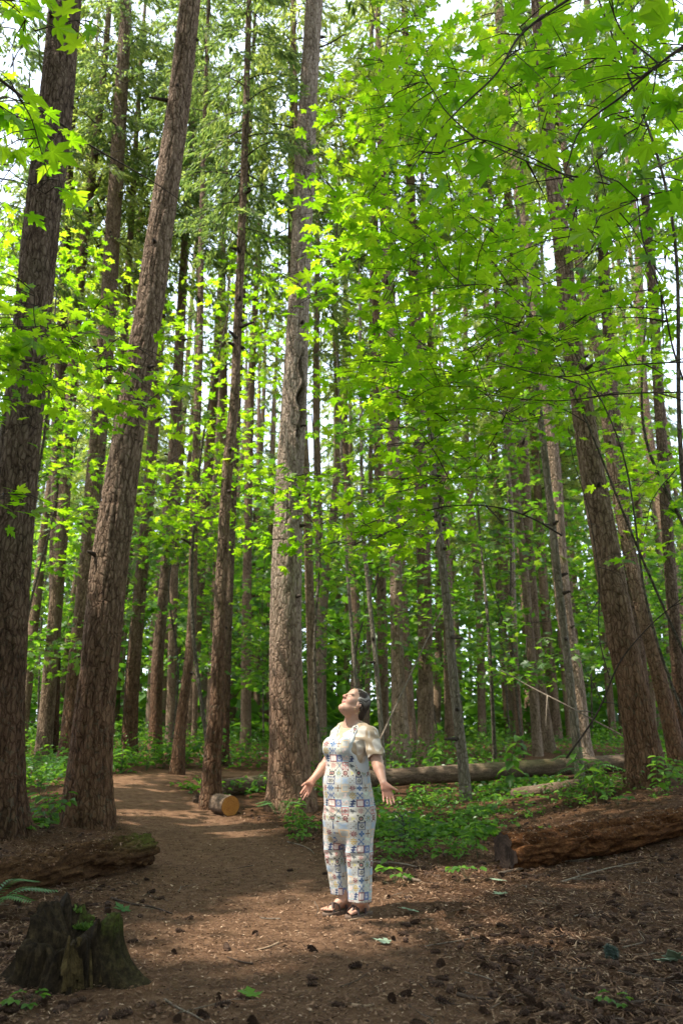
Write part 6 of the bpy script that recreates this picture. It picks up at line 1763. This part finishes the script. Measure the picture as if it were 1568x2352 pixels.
    col[edge < 0.0045] = np.array([0.46, 0.47, 0.46])  # grey line round the openings: binding, with its edge shade put into the colour
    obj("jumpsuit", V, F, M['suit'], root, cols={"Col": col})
    # ---- sandals
    for Ft in FEET:
        ax, sd, zb, L = Ft['ax'], Ft['sd'], Ft['zb'], Ft['L']
        mir = 1 if Ft is FEET[0] else -1
        prof = [(-0.035, -0.015), (-0.03, 0.018), (0.0, 0.033), (0.08, 0.034), (0.15, 0.044), (0.20, 0.050), (0.24, 0.043), (0.262, 0.022), (0.268, 0.0), (0.262, -0.022), (0.24, -0.040), (0.20, -0.047), (0.15, -0.042), (0.08, -0.033), (0.0, -0.031), (-0.03, -0.018)]
        k = (L + 0.012) / 0.268
        h = Ft['heel']
        pts = np.array([h + ax * (a * k) + sd * b * mir for a, b in prof]); n = len(pts)
        zg = float(gz(h[0], h[1])[0]); zg2 = float(gz(Ft['toe'][0], Ft['toe'][1])[0])
        lv = []
        for zz_, sc in ((-0.006, 0.96), (0.004, 1.0), (0.022, 1.0), (0.028, 0.95), (0.022, 0.80)):
            c = pts.mean(0); q = c + (pts - c) * sc; q = q.copy(); q[:, 2] = min(zg, zg2) + zz_; lv.append(q)
        V = np.concatenate(lv + [[np.array([*pts.mean(0)[:2], min(zg, zg2) + 0.020])]])
        i = np.arange(4)[:, None] * n; j = np.arange(n)[None, :]; j2 = (j + 1) % n
        F = [np.stack([i + j, i + j2, i + n + j2, i + n + j], -1).reshape(-1, 4), np.stack([4 * n + np.arange(n), 4 * n + (np.arange(n) + 1) % n, np.full(n, 5 * n)], -1)]
        if mir < 0: F = [f[:, ::-1] for f in F]
        so = obj("sandal", V, F, M['sole'], root)
        def strap(ptsl, w=0.011, name="strap"):
            P = smooth_path(np.array(ptsl), 18); T, A, Bv = frames(P)
            c = np.array([h[0], h[1], zb]) + ax * L * 0.5
            vs = []
            for q in range(18):
                o_ = norm(P[q] - (c + ax * ((P[q] - c) @ ax))); b_ = norm(np.cross(T[q], o_))
                for x_, y_ in ((-1, 0), (1, 0), (1, 1), (-1, 1)): vs.append(P[q] + b_ * x_ * w + o_ * y_ * 0.0045)
            vs = np.array(vs); fs = []
            for q in range(17):
                for e_ in range(4): fs.append([q * 4 + e_, q * 4 + (e_ + 1) % 4, q * 4 + 4 + (e_ + 1) % 4, q * 4 + 4 + e_])
            o2 = link(name, mesh_data(name, vs - np.array(root.location), np.array(fs), M['strap'], True), so)
        def fp(a, b, z): return np.array([h[0], h[1], 0]) + ax * a * L + sd * b * mir + np.array([0, 0, zb + z])
        strap([fp(0.70, -0.044, -0.006), fp(0.66, -0.026, 0.044), fp(0.72, 0.004, 0.052), fp(0.78, 0.026, 0.034), fp(0.80, 0.044, -0.006)])
        strap([fp(0.88, -0.012, 0.014), fp(0.80, -0.014, 0.036), fp(0.70, 0.012, 0.056), fp(0.62, 0.038, 0.040), fp(0.58, 0.043, -0.004)], 0.007)
        strap([fp(0.34, -0.040, -0.004), fp(0.36, -0.040, 0.045), fp(0.40, -0.022, 0.088), fp(0.42, 0.006, 0.096), fp(0.38, 0.036, 0.070), fp(0.34, 0.042, -0.004)], 0.011)
        strap([fp(0.38, -0.036, 0.066), fp(0.20, -0.042, 0.070), fp(0.03, -0.030, 0.066), fp(-0.04, 0.0, 0.064), fp(0.03, 0.030, 0.066), fp(0.20, 0.042, 0.070), fp(0.38, 0.034, 0.070)], 0.009)
    # ---- hoops and ring
    for sg in (-1, 1):
        c = HP(0.080 * sg, 0.002, -0.036) + np.array([0, 0, -0.030]) + hh * 0.004
        a = np.linspace(0, 2 * np.pi, 33)
        P = c + 0.030 * (np.cos(a)[:, None] * norm(hh + HS * 0.25) + np.sin(a)[:, None] * UPV)
        obj("earring", *tube(P, 0.0014, 6, False), M['gold'], root)
    kr = W(*HANDL['kn'][1], HANDL['dy'] - 0.005); mr = W(*HANDL['mid'][1], HANDL['dy'] - 0.022)
    cR = kr + (mr - kr) * 0.35; d = norm(mr - kr); e1_ = norm(np.cross(d, UPV + [0.3, 0, 0])); e2_ = np.cross(d, e1_)
    a = np.linspace(0, 2 * np.pi, 17)
    obj("finger_ring", *tube(cR + 0.0092 * (np.cos(a)[:, None] * e1_ + np.sin(a)[:, None] * e2_), 0.0014, 5, False), M['silver'], root)
    return root

def tile_print(u, v):
    """Printed tiles: four across, six down, then repeating."""
    cu, cv = np.floor(u).astype(int), np.floor(v).astype(int)
    x, y = u - cu - 0.5, v - cv - 0.5
    kind = (cu % 4) + 4 * (cv % 6)
    r = np.hypot(x, y); a = np.arctan2(y, x)
    n = len(u)
    base = np.tile(np.array([0.47, 0.45, 0.405]), (n, 1))
    tint = _hash(cu % 4, cv % 6, cu * 0 + 3)[:, None]
    base = base + (tint - 0.5) * np.array([0.10, 0.02, -0.08])
    base = np.where(((abs(x) > 0.48) | (abs(y) > 0.48))[:, None], base * 0.80, base)
    out = base.copy()
    navy, blue, burg, red, green, gold, brown, grey, pink, teal, dark, slate = [np.array(c) for c in ((0.045, 0.06, 0.13), (0.10, 0.20, 0.40), (0.28, 0.05, 0.065), (0.58, 0.20, 0.19), (0.20, 0.27, 0.13),
        (0.52, 0.36, 0.10), (0.30, 0.20, 0.13), (0.30, 0.33, 0.36), (0.72, 0.56, 0.50), (0.45, 0.60, 0.60), (0.06, 0.06, 0.06), (0.19, 0.245, 0.44))]
    navy, blue, burg, red, green, gold, brown, grey, slate = [q * 0.72 for q in (navy, blue, burg, red, green, gold, brown, grey, slate)]
    x, y = x * 0.88, y * 0.88; r = r * 0.88
    m_s = 1.0
    def put(k, mask, c):
        m = (kind == k) & mask; out[m] = c
    petals = lambda m, ph=0.0: np.cos(a * m + ph)
    m_ = np.maximum(abs(x), abs(y)); dg = abs(abs(x) - abs(y)) / 1.414
    frame = (m_ > 0.34) & (m_ < 0.45)
    # row 0
    put(0, m_ < 0.38, np.array([0.70, 0.58, 0.52])); put(0, frame, burg)
    put(1, m_ < 0.47, slate); put(1, (r < 0.16 + 0.14 * petals(8)) & (r > 0.09), np.array([0.8, 0.78, 0.7])); put(1, r < 0.07, burg)
    put(2, (abs(y + 0.1 + 0.2 * np.sin(x * 9)) < 0.10), pink); put(2, abs(y - 0.4) < 0.05, teal); put(2, abs(y + 0.42) < 0.05, teal); put(2, abs(y - .15) < .04, pink * .9)
    put(3, (abs(x + 0.3 * y) < 0.22 + 0.14 * np.sin(y * 22)) & (abs(y) < 0.42), navy * 1.3)
    # row 1
    put(4, (r < 0.20 + 0.16 * petals(8)) & (r > 0.08), red * 0.9); put(4, r < .05, burg)
    put(5, (dg < 0.07) & (m_ < 0.42), grey); put(5, r < 0.06, slate)
    put(6, frame, red); put(6, (r < 0.2 + 0.08 * petals(4)) & (r > 0.1), red); put(6, m_ < 0.06, burg)
    put(7, ((x / 0.24) ** 2 + ((y - 0.02) / 0.14) ** 2 < 1) | (np.hypot(x + 0.20, y + 0.14) < 0.10) | ((x > 0.1) & (x < 0.36) & (abs(y - 0.3 * x) < 0.05)), dark + 0.05); put(7, (abs(abs(x) - .05) < 0.02) & (y > .1) & (y < 0.3), dark)
    # row 2
    put(8, (r < 0.28) & (r > 0.13), dark); put(8, r < 0.11, red * .8); put(8, (m_ > 0.30) & (m_ < 0.44) & (dg < 0.10), dark)
    put(9, (r < 0.24 + 0.18 * petals(8)) & (r > 0.11), green); put(9, r < 0.09, gold)
    put(10, (r < 0.30 + 0.04 * petals(8)) & (r > 0.17), burg * 0.6); put(10, r < 0.12, red * .8); put(10, (m_ > 0.32) & (m_ < 0.44) & (dg < 0.08), burg * .5)
    put(11, (r < 0.14 + .1 * petals(3)) & (y < .2), np.array([0.62, 0.56, 0.20])); put(11, np.hypot(x - 0.1, y - 0.28) < 0.08, dark)
    # row 3
    put(12, frame, navy * 1.6); put(12, (r < 0.25 + 0.06 * petals(8)) & (r > 0.08) & (abs(np.sin(a * 4)) > 0.45), dark)
    put(13, (r < 0.40) & (fbm(np.column_stack([u * 7, v * 7, u * 0]), 2) > 0.55), np.array([0.45, 0.50, 0.55]))
    put(14, (dg < 0.09) & (r < 0.42) | ((r < 0.3) & (petals(8) > 0.55)), np.array([0.34, 0.42, 0.52]))
    put(15, (abs((abs(x) - 0.25)) < 0.05) & (abs((abs(y) - 0.25)) < 0.05) | (m_ < .05), brown)
    # row 4
    put(16, (r < 0.15 + 0.22 * abs(np.cos(a * 2)) ** 2), blue); put(16, r < 0.05, np.array([0.7, 0.6, 0.4]))
    put(17, (r < 0.38) & (abs(np.cos(a * 2)) > 0.86) | (r < 0.14), brown)
    put(18, frame, np.array([0.70, 0.47, 0.27]))
    put(19, (r < 0.26 + 0.14 * petals(8)) & (r > 0.10), burg); put(19, r < .06, red)
    # row 5
    put(20, (dg < 0.05) & (m_ < 0.34), slate); put(20, abs(r - 0.40) < 0.08 * (dg < 0.1), blue); put(20, r < 0.08, blue)
    put(21, (fbm(np.column_stack([u * 6, v * 6, u * 0]), 2) > 0.62), np.array([0.55, 0.62, 0.52]))
    put(22, (r < 0.3) & (fbm(np.column_stack([u * 4, v * 4, u * 0]), 2) > 0.5), pink)
    put(23, (r < 0.36 + 0.07 * petals(8)) & (r > 0.24), gold); put(23, (r < 0.2) & (abs(np.sin(a * 4)) > 0.5) | (r < .06), gold)
    return np.clip(out, 0.01, 0.9)

s = N("skin"); c = s.attr("Col").outputs["Color"]
M['skin'] = s.pbr(c, 0.5, 0.35, s.bump(s.noise(s.coords(), 260, 3), 0.12, 0.003))
p_ = [n_ for n_ in M['skin'].node_tree.nodes if n_.type == 'BSDF_PRINCIPLED'][0]
p_.inputs["Subsurface Weight"].default_value = 0.12; p_.inputs["Subsurface Radius"].default_value = (0.6, 0.25, 0.15); p_.inputs["Subsurface Scale"].default_value = 0.012
s = N("hair"); M['hair'] = s.pbr(s.attr("Col").outputs["Color"], 0.6, 0.2, s.bump(s.noise(s.coords((1, 1, 1)), 160, 4), 0.4, 0.003))
def cloth(name, sc=420):
    s = N(name); return s.pbr(s.mix(0.12, s.attr("Col").outputs["Color"], s.ramp(s.noise(s.coords(), 130, 3), [(0.3, (0.7, 0.7, 0.7)), (0.7, (1.1, 1.1, 1.1))]), 'MULTIPLY'), 0.85, 0.15,
                               s.bump(s.math('ADD', s.math('MULTIPLY', s.noise(s.coords(), 26, 3, 0.5, 1.2), 1.0), s.math('MULTIPLY', s.noise(s.coords(), sc, 2), 0.15)), 0.35, 0.006))
M['suit'] = cloth("printed_cotton"); M['tee'] = cloth("blotched_jersey")
s = N("sandal_sole"); M['sole'] = s.pbr(s.ramp(s.noise(s.coords(), 60), [(0.3, (0.085, 0.052, 0.036)), (0.7, (0.15, 0.10, 0.07))]), 0.75, 0.25)
s = N("sandal_strap"); M['strap'] = s.pbr((0.055, 0.034, 0.027), 0.55, 0.35)
s = N("gold"); M['gold'] = s.pbr((0.85, 0.62, 0.30), 0.25, 0.5, Metallic=1.0)
s = N("silver"); M['silver'] = s.pbr((0.8, 0.8, 0.78), 0.25, 0.5, Metallic=1.0)
build_woman()
# ------------------------------------------------------------------ unseen firs added beside and behind the viewer: crowns shaped to shade the clearing, with a gap above the woman
def shade_trees():
    r = np.random.default_rng(17)
    trees = [(-6.5, 2.0), (-9.5, 5.5), (-11.0, 0.0), (-4.0, -3.0), (1.5, -3.5), (-13.5, 4.5), (6.0, -2.0), (-8.0, -4.0), (4.5, 1.0)]
    trees = np.array(trees)
    n = 3400
    g = np.column_stack([r.uniform(-9, 10.5, n), r.uniform(-1.0, 11.5, n)])
    z = r.uniform(15, 25, n)
    # what each clump would shade on the ground; leave the gaps through which the sun reaches the woman and patches of path
    def lit(x, y, cx, cy, rx, ry, rot=0.0):
        dx, dy = x - cx, y - cy; c, s_ = math.cos(rot), math.sin(rot)
        return ((dx * c + dy * s_) / rx) ** 2 + ((-dx * s_ + dy * c) / ry) ** 2
    e = 0.30 * (fbm(np.column_stack([g * 1.3, z * 0]), 2) - 0.5)
    keep = np.ones(n, bool)
    for (cx, cy, rx, ry, rot) in ((LIT[0] + 0.1, LIT[1] + 0.1, 1.3, 1.5, 0.0), (LIT[0] - 0.7, LIT[1] - 0.5, 1.2, 1.0, 0.3), (LIT[0] + 0.6, LIT[1] + 0.9, 0.9, 1.2, -0.3)):
        keep &= lit(g[:, 0], g[:, 1], cx, cy, rx, ry, rot) > 1.0 + e
    for (cx, cy, rx, ry, rot) in ((2.9, 8.8, 1.3, 0.45, 0.25), (2.6, 9.6, 1.5, 0.7, 0.3), (1.6, 8.2, 0.8, 0.6, 0.0), (3.9, 11.0, 1.2, 0.6, 0.2), (-2.2, 11.0, 1.0, 0.8, 0.6), (-1.0, 8.4, 1.0, 0.6, 0.2), (-0.6, 4.6, 0.9, 0.45, 0.0)):
        keep &= (lit(g[:, 0], g[:, 1], cx, cy, rx, ry, rot) > 1.0 + e) | (r.random(n) < 0.25)
    keep &= ~((fbm(np.column_stack([g * 0.9, z * 0 + 8]), 2) > 0.66))
    g, z = g[keep], z[keep]; n = len(g)
    P = np.column_stack([g + (SUN[:2] / SUN[2]) * z[:, None], z])
    owner = np.argmin(np.hypot(P[:, None, 0] - trees[:, 0], P[:, None, 1] - trees[:, 1]), axis=1)
    quad = np.array([[0, 0, 0], [0.5, 0.45, -0.04], [0, 1, -0.10], [-0.5, 0.45, -0.04]])
    for k, (x, y) in enumerate(trees):
        root = empty("fir_tree", (x, y, float(gz(x, y)[0])), "tall fir just outside the view whose crown shades the clearing", "tree", "firs around the viewer")
        V, F, at_, Pp, rd = trunk_geo(np.array([[x, y, -0.2], [x + .05, y, 10], [x, y + .1, 28]]), np.array([0.36, 0.28, 0.12]), 16, 0.012, 200 + k, 0.4, None, 0.4)
        obj("trunk", V, F, M['fir_bark'], root, cols=at_)
        q = P[owner == k]
        if not len(q): continue
        boughs = []
        for p in q[::4]:
            a = np.array([x, y, p[2] + 0.15 * np.hypot(p[0] - x, p[1] - y)]); boughs.append(tube(np.array([a, (a + p) / 2 + [0, 0, .2], p]), np.array([0.035, 0.025, 0.01]), 4, False))
        obj("boughs", *join(boughs), M['branch'], root)
        m = 34
        pos = np.repeat(q, m, 0) + r.normal(0, 1, (len(q) * m, 3)) * [0.27, 0.27, 0.20]
        fr = leaf_frames(r, len(pos), r.uniform(0, 6.28, len(pos)), 0.6, 0.7)
        V, F = scatter(quad, np.array([[0, 1, 2, 3]]), pos, fr * np.array([0.45, 1, 1]), r.uniform(0.22, 0.42, len(pos)))
        o = obj("crown", V, F, M['needles'], root, smooth=False); o["kind"] = "stuff"
LIT = (float(G0[0]) - 0.02, float(G0[1]))
shade_trees()

def wood_around():
    """unseen wood added to the sides and behind the viewer: foliage that keeps skylight off the clearing"""
    r = np.random.default_rng(71)
    n = 10000
    az = r.uniform(-np.pi, np.pi, n)          # 0 is straight ahead
    rad = r.uniform(8.5, 17, n); z = r.random(n) ** 0.8 * 15
    x, y = rad * np.sin(az), rad * np.cos(az) + 1.0
    lim = 0.43 * np.maximum(y, 0) * 1.15 + 2.2
    keep = ((abs(x) > lim) | (y < -4)) & (fbm(np.stack([x * 0.5, y * 0.5, z * 0.4], -1), 2) > 0.40)
    # stay under the sun's path to the clearing
    hs = np.hypot(x, y - 6.5)
    keep &= z < np.maximum(hs - 1.8, 0.5) * (SUN[2] / np.hypot(SUN[0], SUN[1])) * 0.95
    x, y, z = x[keep], y[keep], z[keep]; n = len(x)
    m = leaf_frames(r, n, r.uniform(0, 6.28, n), 0.6, 0.5)
    V, F = scatter(np.array([[0, -0.2, 0], [0.5, 0.2, -0.1], [0, 1, -0.2], [-0.5, 0.3, -0.1]]), np.array([[0, 1, 2, 3]]), np.stack([x, y, z + gz(x, y)], -1), m, r.uniform(0.45, 0.9, n))
    o = obj("woodland", V, F, M['shrub'], smooth=False, origin=np.array([0, 0, 1.0]))  # unseen leaves, added to cut the light from the open sky
    tag(o, "leafy wood closing in on both sides and behind the viewer", "woodland", kind="stuff")
wood_around()
